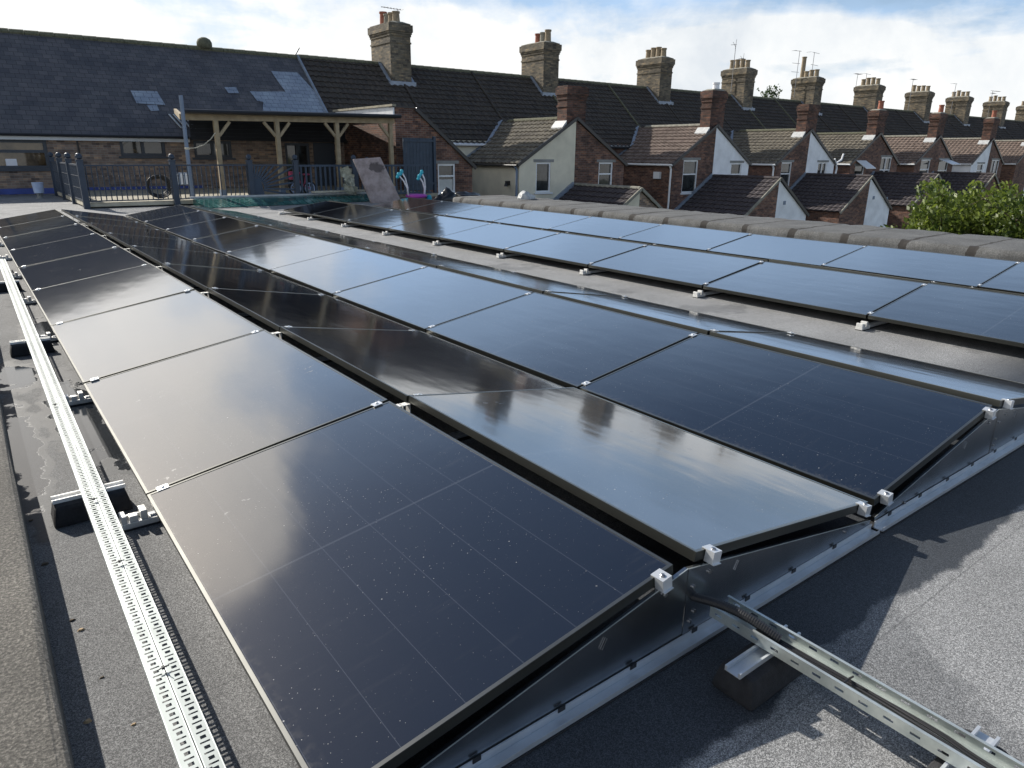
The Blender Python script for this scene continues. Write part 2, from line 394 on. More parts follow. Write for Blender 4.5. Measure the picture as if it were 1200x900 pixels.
def winglass(name,c,rough=.04):
    t=NT(name); co=t.coord('Object'); f=t.noise(co,1.7,3,.6)
    t.set(Base_Color=t.ramp(f,(.38,tuple(k*.35 for k in c)),(.62,c)),Roughness=rough); t.b.inputs['Specular IOR Level'].default_value=.7
    t.bump(t.noise(co,1.3,2),.12,.01)
    return t.mat
M['wg']=winglass('window_glass',(.05,.055,.055))
M['wgw']=winglass('warm_reflection_glass',(.16,.11,.06))  # warm reflection put into the pane colour
def teal():
    t=NT('teal_sheet'); co=t.coord('Object'); sp=t.sep(co)
    a=t.math('LESS_THAN',t.math('FRACT',t.math('DIVIDE',sp[0],.22)),.16)
    f=t.noise(co,2.4,4); c=t.ramp(f,(.3,(.02,.075,.07)),(.6,(.06,.17,.155)),(.75,(.26,.38,.35)))
    c=t.mix(t.math('MULTIPLY',a,.6),c,(.01,.05,.05))
    t.set(Base_Color=c,Roughness=.18); M['teal']=t.mat
teal()
def leafmat(name,c1,c2):
    t=NT(name); oi=t.n('ShaderNodeNewGeometry'); co=t.coord('Object')
    f=t.math('ADD',t.math('MULTIPLY',t.noise(co,1.1,4,.6),.7),t.math('MULTIPLY',oi.outputs['Random Per Island'],.3))
    c=t.ramp(f,(.3,c1),(.65,c2)); t.set(Base_Color=c,Roughness=.5)
    tl=t.n('ShaderNodeBsdfTranslucent'); t.l(c,tl.inputs[0]); mx=t.n('ShaderNodeMixShader'); mx.inputs[0].default_value=.45
    t.l(t.b.outputs[0],mx.inputs[1]); t.l(tl.outputs[0],mx.inputs[2]); t.l(mx.outputs[0],t.out.inputs[0]); M[name]=t.mat
leafmat('leaf',(.028,.06,.012),(.18,.23,.035))
leafmat('leaf_dark',(.025,.05,.02),(.06,.09,.03))

# ------------------------------------------------------------------ solar array
L=1.742; W=1.0904; PL=1.722; TH=.033
T=0.1587; c_=W*math.cos(T); s_=W*math.sin(T)
ZL=.12; gR=.105; gV=.05
rowsX={'A':(0,ZL,1),'B':(c_+gR,ZL+s_,-1),'C':(2*c_+gR+gV,ZL,1),'D':(3*c_+2*gR+gV,ZL+s_,-1),
       'E':(5.6676,.122,1),'G':(5.6676+c_+.075,.122+s_,-1),'F':(5.6676+c_+1.2298,.132,1)}
def make_panel(flip):
    root=thing('solar_panel',(0,0,0),'x','solar panel')
    lip=.011
    fm=MB(); zt=0
    # frame: four butted bars (top lip + side wall), 33 mm deep
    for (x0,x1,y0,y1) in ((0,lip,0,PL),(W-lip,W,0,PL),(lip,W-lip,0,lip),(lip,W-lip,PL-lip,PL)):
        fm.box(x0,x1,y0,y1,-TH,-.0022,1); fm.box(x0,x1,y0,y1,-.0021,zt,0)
    fr=fm.build('frame',[M['frame'],M['frame_shaded_side']],root)
    g=MB(); g.box(lip+.0005,W-lip-.0005,lip+.0005,PL-lip-.0005,-.008,-.0015)
    g.build('glass_face',M['glass'],root)
    return root
def clamp_mb(x,y):
    m=MB(); m.box(x-.022,x+.022,y-.019,y+.019,.001,.005); m.box(x-.015,x+.015,y-.007,y+.007,-.02,.001)
    m.lathe((x,y,.005),[(.007,0),(.007,.005),(.003,.006)],8)
    return m
def end_clamp(x,y):
    m=MB(); m.box(x-.019,x+.019,y-.034,y+.012,.001,.0045)
    m.box(x-.019,x+.019,y-.034,y-.031,-.036,.0009); m.box(x-.019,x-.0162,y-.0309,y-.003,-.036,.0009); m.box(x+.0162,x+.019,y-.0309,y-.003,-.036,.0009)
    m.box(x-.0185,x+.0185,y-.040,y-.0341,-.0362,-.034)
    m.lathe((x,y-.016,.0046),[(.0075,0),(.0075,.004),(.004,.0055)],6,m=1)
    return m
TOFF={('B',0):-.25,('B',1):.55,('B',2):.5,('B',3):.4,('B',4):.3}
ordn=['first','second','third','fourth','fifth','sixth','seventh','eighth','ninth']
rowdesc={'A':'the leftmost row','B':'the second row from the left','C':'the third row from the left',
         'D':'the row left of the walkway','E':'the row right of the walkway','F':'the row along the parapet','G':'the hidden slope behind the ridge'}
proto=make_panel(False)
protos={'first':proto}
for nm,w in (('c',1),('e',1)):
    pass
def panel(row,j,first_used=[False]):
    x,z,d=rowsX[row]
    if not first_used[0]: root=proto; first_used[0]=True
    else:
        root=proto.copy(); COL.objects.link(root)
        for ch in baseparts:
            k=ch.copy(); COL.objects.link(k); k.parent=root
    root.location=(x,j*L,z); root.rotation_euler=(R(prnd.gauss(0,.14)),(-T if d>0 else T)+R(prnd.gauss(0,.13)+TOFF.get((row,j),0)),0)
    root['label']=('black solar panel, %s from near end of %s'%(ordn[j],rowdesc[row])) if j<8 else ('black solar panel at the far end of '+rowdesc[row])
    root['group']='solar panels on the flat roof'
    for cx in (.062,W-.062):
        src=cmesh['end' if j==0 else 'mid'][0 if cx<.5 else 1]
        k=bpy.data.objects.new('clamp',src); COL.objects.link(k); k.parent=root
    return root
baseparts=list(kids(proto)); prnd=random.Random(21)
tmp={}
cmesh={'mid':[],'end':[]}
for key,fn,y in (('mid',clamp_mb,-.010),('end',end_clamp,0.0)):
    for cx in (.062,W-.062):
        o=fn(cx,y).build('clamp',[M['alu'],M['bolt']],None); cmesh[key].append(o.data); bpy.data.objects.remove(o)
for row in 'ABCDEFG':
    for j in range(9): panel(row,j)
# base rails across the rows at each panel joint
def rail_unit(x0,x1,y,label,ridges,foot=True,name='mounting_rail'):
    r=thing(name,(x0,y,0),label,'mounting rail','aluminium base rails under the panels')
    m=MB(); m.box(x0,x1,y-.024,y+.024,.012,.016); m.box(x0,x1,y-.012,y+.012,.016,.038)
    m.build('rail',M['alu'],r)
    if foot:
        f=MB(); fx=x0
        f.box(fx-.105,fx+.03,y-.030,y+.030,.006,.030)
        f.box(fx-.105,fx-.085,y-.028,y+.028,.030,.062)
        f.box(fx-.075,fx-.045,y-.024,y+.010,.030,.055)
        f.box(fx-.035,fx-.010,y-.028,y+.028,.030,.070)
        f.box(fx-.085,fx-.035,y+.012,y+.026,.030,.046)
        f.build('rail_foot',M['alu_dull'],r,bevel=.003)
        pmm=MB(); pmm.box(fx-.10,x1,y-.034,y+.034,.0,.0055); pmm.build('rubber_pad',M['rubber'],r)
    for (rx,h,w) in ridges:
        u=MB(); u.box(rx-.020,rx-.016,y-.02,y+.02,.038,h); u.box(rx+.016,rx+.020,y-.02,y+.02,.038,h); u.box(rx-.016,rx+.016,y-.02,y+.02,h-.006,h-.001)
        u.build('upright',M['alu_dull'],r)
    return r
XR1=c_+gR/2; XV=2*c_+gR+gV/2; XR2=3*c_+gR*1.5+gV; XD=4*c_+2*gR+gV
ZR=ZL+s_
for j in range(1,10):
    y=j*L-.01
    rail_unit(0.0,XD,y,'%s cross rail whose grey foot pokes out left of the leftmost row'%(ordn[j-1] if j<9 else 'farthest'),
              [(XR1-.012,ZR-.035,1),(XR1+.034,ZR-.035,1),(XR2,ZR-.04,1),(XV,ZL-.04,1)])
XE=5.6676
for j in range(0,10):
    y=j*L-.01 if j else .02
    rail_unit(XE,XE+4*c_+.3,y,'%s base rail with white foot on the right edge of the walkway'%(('nearest',)+tuple(ordn[1:9])+('farthest',))[j],
              [(XE+c_+.035,ZR-.04,1)])
# near end: L rail and folded side sheets
def near_rail(x0,x1,label):
    r=thing('end_rail',((x0+x1)/2,0,0),label,'mounting rail','bright rails along the near end')
    m=MB()
    m.box(x0,x1,-.058,-.020,.006,.0095); m.box(x0,x1,-.0235,-.020,.0096,.034); m.box(x0,x1,-.058,-.0555,.0096,.022)
    m.build('rail',M['alu'],r)
    n=int((x1-x0)/.27)
    for i in range(n):
        x=x0+.12+i*.27; b=MB(); b.box(x-.012,x+.012,-.0262,-.0236,.026,.040); b.build('clip',M['cable'],r)
    p=MB(); p.box(x0,x1,-.062,.03,.0,.005); p.build('rubber_pad',M['rubber'],r)
    return r
near_rail(-.02,XV-.012,'bright aluminium end rail below the two left rows')
near_rail(XV+.012,XD+.05,'bright aluminium end rail below the third and fourth rows')
def end_sheet(xl,xm,xr,label):
    r=thing('end_sheet',(xm,0,0),label,'end sheet','galvanised end sheets')
    zb=.030; z0=ZL-.072; zr=ZR-.030
    pr=[(xl,zb),(xm,zb),(xm,zr),(xl,z0)]; pr2=[(xm+.001,zb),(xr,zb),(xr,z0),(xm+.001,zr)]
    for k,p in enumerate((pr,pr2)):
        m=MB(); ya,yb=-.0150-.002*k,-.0165-.002*k
        n=len(p)
        m.poly([(x,ya,z) for x,z in p]); m.poly([(x,yb,z) for x,z in p][::-1])
        for i in range(n):
            a,b=p[i],p[(i+1)%n]; m.poly([(a[0],ya,a[1]),(b[0],ya,b[1]),(b[0],yb,b[1]),(a[0],yb,a[1])])
        # folded top flange
        a,b=(p[3],p[2]) if k==0 else (p[3],p[2])
        m.poly([(a[0],ya,a[1]),(b[0],ya,b[1]),(b[0],ya+.012,b[1]+.0005),(a[0],ya+.012,a[1]+.0005)])
        m.build('sheet',M['galv'],r)
        q=MB(); q.bar((a[0],ya-.0012,a[1]+.0012),(b[0],ya-.0012,b[1]+.0012),.0022,.0022); q.build('bright_edge',M['galv_light'],r)
    s=MB()
    for x,z in ((xm-.10,zr-.045),(xm+.10,zr-.045),(xm+.03,zr-.07),(xm+.03,.07),(xm+.045,.10),(xl+.25,z0-.01),(xr-.2,z0+.02)):
        s.tube([(x,-.0186,z),(x,-.0235,z)],.0065,8)
    s.build('screw',M['bolt'],r)
    # punched outline marks on the sheet (thin folded tabs)
    q=MB()
    for cx,cz in ((xm+.24,zr-.075),(xm-.34,zr-.10)):
        for a,b in (((-.012,-.012),(.004,.016)),((.012,.012),(-.004,-.018))):
            q.bar((cx+a[0],-.0192,cz+a[1]),(cx+b[0],-.0192,cz+b[1]),.003,.0014,(0,1,0))
    q.build('pressed_mark',M['bolt'],r)
    return r
end_sheet(0.0,XR1,XV-.02,'dark galvanised end sheet closing the near end of the two left rows')
end_sheet(XV+.02,XR2,XD,'dark galvanised end sheet closing the near end of the third and fourth rows')
# ------------------------------------------------------------------ roof, kerb, parapet
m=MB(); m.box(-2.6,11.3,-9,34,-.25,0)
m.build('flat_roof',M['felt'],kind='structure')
m=MB(); m.box(-.04,.04,-6,.0,-.05,-.01)
m=MB(); m.box(-2.4,11.2,-8.8,26.9,-3.42,-.2501); m.build('lower_building',M['brown_brick'],label='brown brick building carrying the felted flat roof with the solar panels',cat='building')
m=MB(); m.box(-240,320,-60,420,-3.6,-3.44); m.build('ground',M['ground'],kind='structure')
# kerb left: rounded upstand
m=MB()
prof=[(-2.6,0.0),(-2.6,.175),(-.430,.175),(-.414,.171),(-.406,.160),(-.402,0.0)]
N=60
base=len(m.v)
for k in range(N+1):
    y=-6+34*k/N*1.0
    for (x,z) in prof: m.v.append((x+(random.uniform(-.003,.003) if x>-1 else 0),y,z+(random.uniform(-.0015,.0015) if z>.05 else 0)))
P=len(prof)
for k in range(N):
    for i in range(P-1):
        a=base+k*P+i; m.f.append((a,a+1,a+1+P,a+P)); m.m.append(0)
m.build('roof_kerb',M['kerb_felt'],label='raised gritty felt roof kerb along the left edge of the roof',cat='kerb')
# parapet right
m=MB(); x0,x1=9.28,10.95
N=150; rows=[]
prof=[(0,0.003),(0,.31),(.015,.355),(.05,.385),(.10,.395),(.6,.40),(1.2,.40),(1.60,.395),(1.66,.37),(1.67,-.3)]
for k in range(N+1):
    y=-2+15.9*k/N
    ph=((y+.12)%.80)/.80
    seam=math.exp(-((min(ph,1-ph))/.05)**2)
    for i,(dx,z) in enumerate(prof):
        w=.008*math.sin(y*7.3+i)+.006*math.sin(y*17.1+i*2)
        dz=(-.012*seam if 0<i<9 else 0)+(w*.6 if 0<i<9 else 0)
        ddx=(.018*seam+w if i in(1,2,3) else 0)
        m.v.append((x0+dx+ddx-(.012 if False else 0),y,z+dz))
P=len(prof)
for k in range(N):
    for i in range(P-1):
        a=k*P+i; m.f.append((a,a+1,a+1+P,a+P)); m.m.append(0)
m.f.append(tuple(range(P))); m.m.append(0); m.f.append(tuple(N*P+i for i in range(P))[::-1]); m.m.append(0)
m.build('felted_parapet',M['coping_felt'],loc=(x0,0,0),smooth=True,label='low grey felted parapet with dark stained joints beyond the panels',cat='parapet')
# ------------------------------------------------------------------ perforated trays on the left
slotted('tray_slots',.036,[(-.195,.0065,0,.0055),(-.195,.0110,.5,.0027),(-.1535,.0065,.2,.0055),(-.1535,.0110,.7,.0027)],(.34,.37,.36),.5,.5)
def ltray(xa,xb,y0,y1,label):
    t=thing('cable_tray',((xa+xb)/2,0,0),label,'cable tray','perforated trays along the left')
    t['_w']=(0,0,0); t.location=(0,0,-.006); t.rotation_euler=(0,0,-.0065)
    m=MB(); zt=.128
    m.poly([(xa,y0,zt),(xb,y0,zt),(xb,y1,zt),(xa,y1,zt)])
    m.build('perforated_lid',M['tray_slots'],t,recalc=False)
    s=MB()
    for x in (xa,xb): s.box(x-.0012,x+.0012,y0,y1,.104,.1285)
    s.build('side_flange',M['galv_light'],t)
    return t
ltray(-.2160,-.1775,-1.2,9.6,'narrow perforated galvanised tray, left one of the pair beside the leftmost row')
ltray(-.1725,-.1370,-1.2,9.6,'narrow perforated galvanised tray, right one of the pair beside the leftmost row')
for y,lab in ((.22,'nearest'),(.62,'second nearest'),(1.24,'third nearest'),(1.78,'fourth nearest'),(3.1,'fifth nearest')):
    m=MB(); m.tube([(-.188,y,.1325),(-.175,y+.003,.134),(-.160,y+.004,.1325)],.0018,6); m.box(-.178,-.171,y-.004,y+.005,.131,.138); m.tube([(-.175,y,.136),(-.168,y-.012,.142)],.0012,5)
    m.build('cable_tie',M['cable'],label='black cable tie binding the pair of trays, %s one'%lab,cat='cable tie',group='cable ties on the trays')
def block(cx,cy,label,w=.25,d=.11,h=.086,strut=True,rot=0):
    t=thing('rubber_support_block',(cx,cy,0),label,'support block','rubber support blocks')
    m=MB(); x0,x1=cx-w/2,cx+w/2
    b=.018
    m.hexa([(x0-b,cy-d/2-b,0),(x1+b,cy-d/2-b,0),(x1+b,cy+d/2+b,0),(x0-b,cy+d/2+b,0),(x0,cy-d/2,h),(x1,cy-d/2,h),(x1,cy+d/2,h),(x0,cy+d/2,h)])
    m.build('rubber_base',M['rubber'],t,bevel=.016)
    s=MB(); sw=.021
    sx0,sx1=(x0-.004,x1+.004) if strut is True else strut
    for a in (-1,1): s.box(sx0,sx1,cy+a*sw-.0035,cy+a*sw+.0035,h+.0005,h+.0165)
    s.box(sx0,sx1,cy-sw+.0036,cy+sw-.0036,h+.0005,h+.003)
    s.build('strut_channel',M['alu_dull' if strut is True else 'alu'],t)
    return t
block(-.175,1.95,'black rubber block with metal strip under the left trays, nearest one')
block(-.160,4.90,'black rubber block under the left trays, beside the second puddle',.24)
block(-.165,7.85,'black rubber block under the left trays, farthest one',.24)
# ------------------------------------------------------------------ cable tray on the right
xa,xb=1.190,1.280; y0,y1=-1.55,-.064; zb=.1025
slotted('tray_side',.11,[(xa+.0005,.02,.1,.02),((xa+xb)/2-.02,.004,.0,.02),((xa+xb)/2+.02,.004,.5,.02)],(.62,.66,.64),.85,.4)
t=NT('tray_wall'); 
co=t.coord('Object'); sp=t.sep(co)
f=t.noise(co,14,5,.6); t.set(Base_Color=t.ramp(f,(.3,(.45,.50,.48)),(.7,(.70,.74,.70))),Roughness=.42,Metallic=.75)
fy=t.math('ABSOLUTE',t.math('SUBTRACT',t.math('FRACT',t.math('DIVIDE',sp[1],.062)),.5)); a=t.math('LESS_THAN',fy,.19); b=t.math('LESS_THAN',t.math('ABSOLUTE',t.math('SUBTRACT',sp[2],zb+.018)),.0035)
tr=t.n('ShaderNodeBsdfTransparent'); mx=t.n('ShaderNodeMixShader'); t.l(t.math('MULTIPLY',a,b),mx.inputs[0]); t.l(t.b.outputs[0],mx.inputs[1]); t.l(tr.outputs[0],mx.inputs[2]); t.l(mx.outputs[0],t.out.inputs[0]); M['tray_wall']=t.mat
T2=thing('cable_tray',(0,0,0),'open galvanised channel tray carrying black cables from the near end of the array','cable tray')
m=MB(); m.poly([(xa,y0,zb),(xb,y0,zb),(xb,y1,zb),(xa,y1,zb)]); m.build('tray_floor',M['tray_side'],T2,recalc=False)
for x in (xa,xb):
    m=MB(); m.poly([(x,y0,zb),(x,y1,zb),(x,y1,zb+.034),(x,y0,zb+.034)]); m.build('tray_wall',M['tray_wall'],T2,recalc=False)
m=MB()
for x,s in ((xa,1),(xb,-1)): m.box(min(x,x+s*.009),max(x,x+s*.009),y0,y1,zb+.0342,zb+.0362)
m.build('rim',M['galv_light'],T2)
# cables
def cab(name,pts,r,label,mat='cable'):
    # smooth with catmull-rom
    out=[]; P=[Vector(p) for p in pts]; P=[P[0]]+P+[P[-1]]
    for i in range(1,len(P)-2):
        for k in range(10):
            u=k/10; a,b,c,d=P[i-1:i+3]
            out.append(.5*((2*b)+(c-a)*u+(2*a-5*b+4*c-d)*u*u+(-a+3*b-3*c+d)*u**3))
    out.append(P[-2]); m=MB(); m.tube(out,r,8); return m.build(name,M[mat],label=label,cat='cable',smooth=True,group='cables in the open tray')
m=MB(); pts=[];rs=[]
for k in range(80):
    u=k/79; p=Vector((1.168,-.012,.150)).lerp(Vector((1.232,-.27,.128)),u); p.z+=.022*math.sin(u*3.1); pts.append(p); rs.append(.0145 if k%2 else .0137)
m.tube(pts,rs,10); m.build('corrugated_conduit',M['cable'],smooth=False,label='black corrugated conduit leaving the end sheet into the open tray',cat='conduit')
for i,(dx,ph,lab) in enumerate(((-.012,0,'leftmost'),(-.003,1.1,'second from left'),(.007,2.0,'third from left'),(.016,3.0,'rightmost'))):
    cab('cable',[(1.228+dx*.3,-.20,.124),(1.232+dx,-.34,zb+.012),(1.238+dx+.010*math.sin(ph),-.50,zb+.008),(1.236+dx*1.3,-.68,zb+.010+.004*math.sin(ph)),(1.228+dx*1.2,-.85,zb+.008),(1.234+dx,-1.5,zb+.008)],.0038,'thin black cable lying in the open tray, %s strand'%lab)
m=MB(); m.tube([(1.214,-.46,zb+.018),(1.238,-.462,zb+.022),(1.262,-.46,zb+.014)],.003,6); m.tube([(1.238,-.462,zb+.02),(1.243,-.472,zb+.036)],.0025,5); m.build('cable_tie',M['cable'],label='black tie round the cables halfway along the open tray',cat='cable tie')
block(1.205,-.245,'black rubber block with bright strut under the near end of the open cable tray',.26,.105,.082,(1.055,1.345))
block(1.245,-.745,'black rubber block with bright strut at the bottom right corner',.25,.10,.082,(1.11,1.375))
# small litter
def pebble(x,y,r,mat,label,z=0):
    m=MB(); n=7; 
    m.v=[]; 
    ring=[[ (x+r*(1.0 if k==0 else .6)*math.cos(2*math.pi*j/n)*random.uniform(.7,1.5), y+r*(1 if k==0 else .6)*math.sin(2*math.pi*j/n)*random.uniform(.6,1.1), z+(0 if k==0 else r*.6)) for j in range(n)] for k in range(2)]
    m.v=ring[0]+ring[1]
    for j in range(n): m.f.append((j,(j+1)%n,n+(j+1)%n,n+j)); m.m.append(0)
    m.f.append(tuple(n+j for j in range(n))); m.m.append(0)
    m.build('leaf_scrap',M[mat],label=label,cat='debris',group='scraps lying beside the kerb')
for x,y,r,mt,lb in ((-.318,1.13,.009,'tan_leaf','tan scrap at the edge of the kerb shadow, larger pale one'),(-.335,1.20,.008,'bark','dark brown scrap at the edge of the kerb shadow'),(-.300,.86,.006,'bark','small dark scrap between kerb shadow and tray'),
    (-.262,.62,.006,'tan_leaf','small orange scrap near the bottom of the picture'),(-.355,.70,.010,'tan_leaf','tan leaf scrap lying in the kerb shadow, nearest one'),(-.37,1.62,.011,'bark','curled brown scrap lying in the kerb shadow'),(-.385,2.02,.008,'bark','dark twig scrap beside the kerb, farthest one')):
    pebble(x,y,r,mt,lb)
# ------------------------------------------------------------------ walls with openings
def wall(mb,x0,x1,z0,top,y,holes=(),depth=.12,axis='x',thick=.25,m=0,breaks=()):
    """front at plane y (facing -Y) with openings; top(x) piecewise linear"""
    xs=sorted(set([x0,x1]+[b for b in breaks if x0<b<x1]+[h[0] for h in holes]+[h[1] for h in holes]))
    def P(x,z,yy=None):
        yy=y if yy is None else yy
        return (x,yy,z) if axis=='x' else (yy,x,z)
    for a,b in zip(xs[:-1],xs[1:]):
        hs=sorted([h for h in holes if h[0]<=a+1e-6 and h[1]>=b-1e-6],key=lambda h:h[2])
        z=z0
        for h in hs:
            mb.poly([P(a,z),P(b,z),P(b,h[2]),P(a,h[2])],m); z=h[3]
        mb.poly([P(a,z),P(b,z),P(b,top(b)),P(a,top(a))],m)
    d=depth if axis=='x' else depth
    for h in holes:
        a,b,c,e=h
        mb.poly([P(a,c),P(a,e),P(a,e,y+d),P(a,c,y+d)],m); mb.poly([P(b,c),P(b,c,y+d),P(b,e,y+d),P(b,e)],m)
        mb.poly([P(a,e),P(b,e),P(b,e,y+d),P(a,e,y+d)],m); mb.poly([P(a,c),P(a,c,y+d),P(b,c,y+d),P(b,c)],m)
def window(parent,x0,x1,z0,z1,y,style='top',fm='white_upvc',gm='wg',sill=True,lintel=True,fw=.07):
    """frame with sashes set .05 back from wall plane y, glass behind"""
    f=MB(); ya,yb=y+.035,y+.085
    f.box(x0,x0+fw,ya,yb,z0,z1); f.box(x1-fw,x1,ya,yb,z0,z1); f.box(x0+fw,x1-fw,ya,yb,z0,z0+fw); f.box(x0+fw,x1-fw,ya,yb,z1-fw,z1)
    if 'top' in style:
        zt=z0+(z1-z0)*(.55 if 'half' in style else .58); f.box(x0+fw,x1-fw,ya,yb,zt,zt+fw*.9)
    if 'mid' in style:
        xm=(x0+x1)/2; f.box(xm-fw/2,xm+fw/2,ya+.001,yb-.001,z0+fw,z1-fw)
    w=f.build('window',M[fm],parent)
    g=MB(); g.box(x0+.01,x1-.01,y+.095,y+.11,z0+.01,z1-.01); g.build('pane',M[gm],w)
    if sill: s=MB(); s.box(x0-.09,x1+.09,y-.07,y+.034,z0-.07,z0-.002); s.build('sill',M['white_upvc' if fm!='grey_upvc' else 'grey_upvc'],w)
    if lintel: s=MB(); s.box(x0-.15,x1+.15,y-.012,y+.03,z1+.003,z1+.12); s.build('lintel',M['concrete'],w)
    return w
def tiled(mb,o,u,v,lu,lv,pan=.30,row=.33,amp=.03,step=.045,m=0):
    """pantile slope: o origin at eaves, u along eaves, v up the slope"""
    o=Vector(o);u=Vector(u).normalized();v=Vector(v).normalized();n=u.cross(v).normalized()
    if n.z<0: n=-n
    ns=4; nu=max(1,int(round(lu/pan*ns))); nr=max(1,int(math.ceil(lv/row)))
    prof=[0,.55,1,.55]
    for r in range(nr):
        a=r*row; b=min(lv,(r+1)*row+.02)
        base=len(mb.v)
        jit=random.uniform(-.004,.004)
        for k in range(nu+1):
            s=lu*k/nu; h=amp*prof[k%ns]
            mb.v.append(tuple(o+u*s+v*a+n*(h+step+jit))); mb.v.append(tuple(o+u*s+v*b+n*(h+.004))); mb.v.append(tuple(o+u*s+v*a+n*(-.01)))
        for k in range(nu):
            i=base+3*k
            mb.f.append((i,i+3,i+4,i+1)); mb.m.append(m); mb.f.append((i+2,i+5,i+3,i)); mb.m.append(m)
def stack(parent,cx,cy,z0,z1,wx,wy,mat,pots,steps=3,potm='pot_buff',corb=.05):
    """brick chimney with oversailing courses; pots: list of (dx,dy,height,mat)"""
    m=MB(); hx,hy=wx/2,wy/2; zt=z1
    m.box(cx-hx,cx+hx,cy-hy,cy+hy,z0,zt-.55)
    m.box(cx-hx-.03,cx+hx+.03,cy-hy-.03,cy+hy+.03,zt-.85,zt-.775)
    for i,(dz,ex) in enumerate(((.55,.03),(.45,corb+.01),(.36,corb+.045))):
        nz=(.45,.36,0.06)[i]
        m.box(cx-hx-ex,cx+hx+ex,cy-hy-ex,cy+hy+ex,zt-dz+.001,zt-nz)
    m.box(cx-hx-.02,cx+hx+.02,cy-hy-.02,cy+hy+.02,zt-.059,zt)
    ch=m.build('chimney',M[mat],parent)
    if pots:
        c=MB(); c.hexa([(cx-hx,cy-hy,zt+.001),(cx+hx,cy-hy,zt+.001),(cx+hx,cy+hy,zt+.001),(cx-hx,cy+hy,zt+.001),(cx-hx*.5,cy-hy*.8,zt+.09),(cx+hx*.5,cy-hy*.8,zt+.09),(cx+hx*.5,cy+hy*.8,zt+.09),(cx-hx*.5,cy+hy*.8,zt+.09)]); c.build('flaunching',M['cement'],ch)
    for dx,dy,h,pm in pots:
        p=MB(); p.lathe((cx+dx,cy+dy,zt+.05),[(.19,0),(.17,.1),(.155,h*.8),(.155,h-.08),(.185,h-.075),(.185,h),(.14,h),(.13,h-.15)],12,closed=False)
        p.poly([(cx+dx+.115*math.cos(a*math.pi/4),cy+dy+.115*math.sin(a*math.pi/4),zt+.05+h-.1) for a in range(8)])
        p.build('chimney_pot',M[pm],ch,smooth=False)
    return ch
YG,YE,YR=22.9,27.3,31.1; ZE,ZRI=2.0,5.35; GR,GE=2.88,1.08; GH=3.1; GZ=-3.45
vslope=Vector((0,YR-YE,ZRI-ZE)); LV=vslope.length
def aerial(parent,x,y,z0,z1,kind=0,side=1):
    m=MB(); m.tube([(x,y,z0),(x+.03,y,z1)],.022,6)
    if kind==0:
        m.tube([(x-1.0*side,y-.3,z1-.05),(x+.25*side,y+.1,z1+.02)],.015,5)
        for k in range(7): 
            q=-.9+k*.17; m.tube([(x+q*side,y-.27+q*.1-.12,z1-.04),(x+q*side,y-.27+q*.1+.25,z1-.04)],.008,4)
    elif kind==1:
        for dz in (.05,.9,1.5):
            if z1-dz>z0: m.tube([(x-.75*side,y,z1-dz),(x+.25*side,y,z1-dz+.03)],.014,5); 
        m.tube([(x-.7,y-.2,z1-.05),(x-.7,y+.2,z1-.05)],.01,4)
    else:
        m.tube([(x-.5,y,z1-.1),(x+.1,y,z1-.02)],.014,5); m.tube([(x,y,z1-.3),(x-.2,y-.2,z1+.25)],.012,5); m.tube([(x-.3,y,z1+.1),(x+.05,y,z1-.2)],.012,5)
    m.build('aerial',M['aerial'],parent)
# houses between party walls; half wings hang on either side of the odd party walls
gc=[12.9,21.5,31.2,40.0,48.2,57.0,66.6,75.8,85.0,94.2]
pc=[17.0,26.1,35.3,43.8,52.4,61.7,70.8,79.3,88.3,97.5]
# wing data per centre: (left material, right material, roof material left, roof right, left windows, right windows)
wings={
 1:('cream_render','red_brick','mossy_tile','dark_tile',[(19.3,20.13,-.15,1.09,'')],[(22.98,23.88,-.2,1.09,'top')],'red_brick',4.20),
 2:('red_brick','white_render','brown_tile','dark_tile',[(28.85,30.0,-.40,1.20,'tophalf')],[(32.75,33.7,-.4,1.06,'top')],'red_brick',4.55),
 3:('red_brick','white_render','mossy_tile','dark_tile',[(37.45,38.5,-.5,1.10,'top')],[(41.3,42.3,-.6,1.10,'mid')],'red_brick',4.30),
 4:('red_brick','red_brick','mossy_tile','dark_tile',[(45.7,46.9,-.5,.9,'top')],[(48.95,50.4,-.6,1.43,'midtop')],'red_brick',4.30),
 5:('red_brick','red_brick','brown_tile','dark_tile',[(54.8,56.3,-.4,1.3,'top')],[(57.7,59.3,-.6,1.29,'top')],'red_brick',4.45),
 6:('white_render','red_brick','brown_tile','dark_tile',[(64.7,65.9,-.3,1.0,'top')],[(67.4,69.0,-.4,1.3,'mid')],'red_brick',4.45),
 7:('red_brick','white_render','brown_tile','dark_tile',[],[],'red_brick',4.4),
 8:('red_brick','red_brick','brown_tile','dark_tile',[],[],'red_brick',4.4),
 9:('white_render','red_brick','brown_tile','dark_tile',[],[],'red_brick',4.4)}
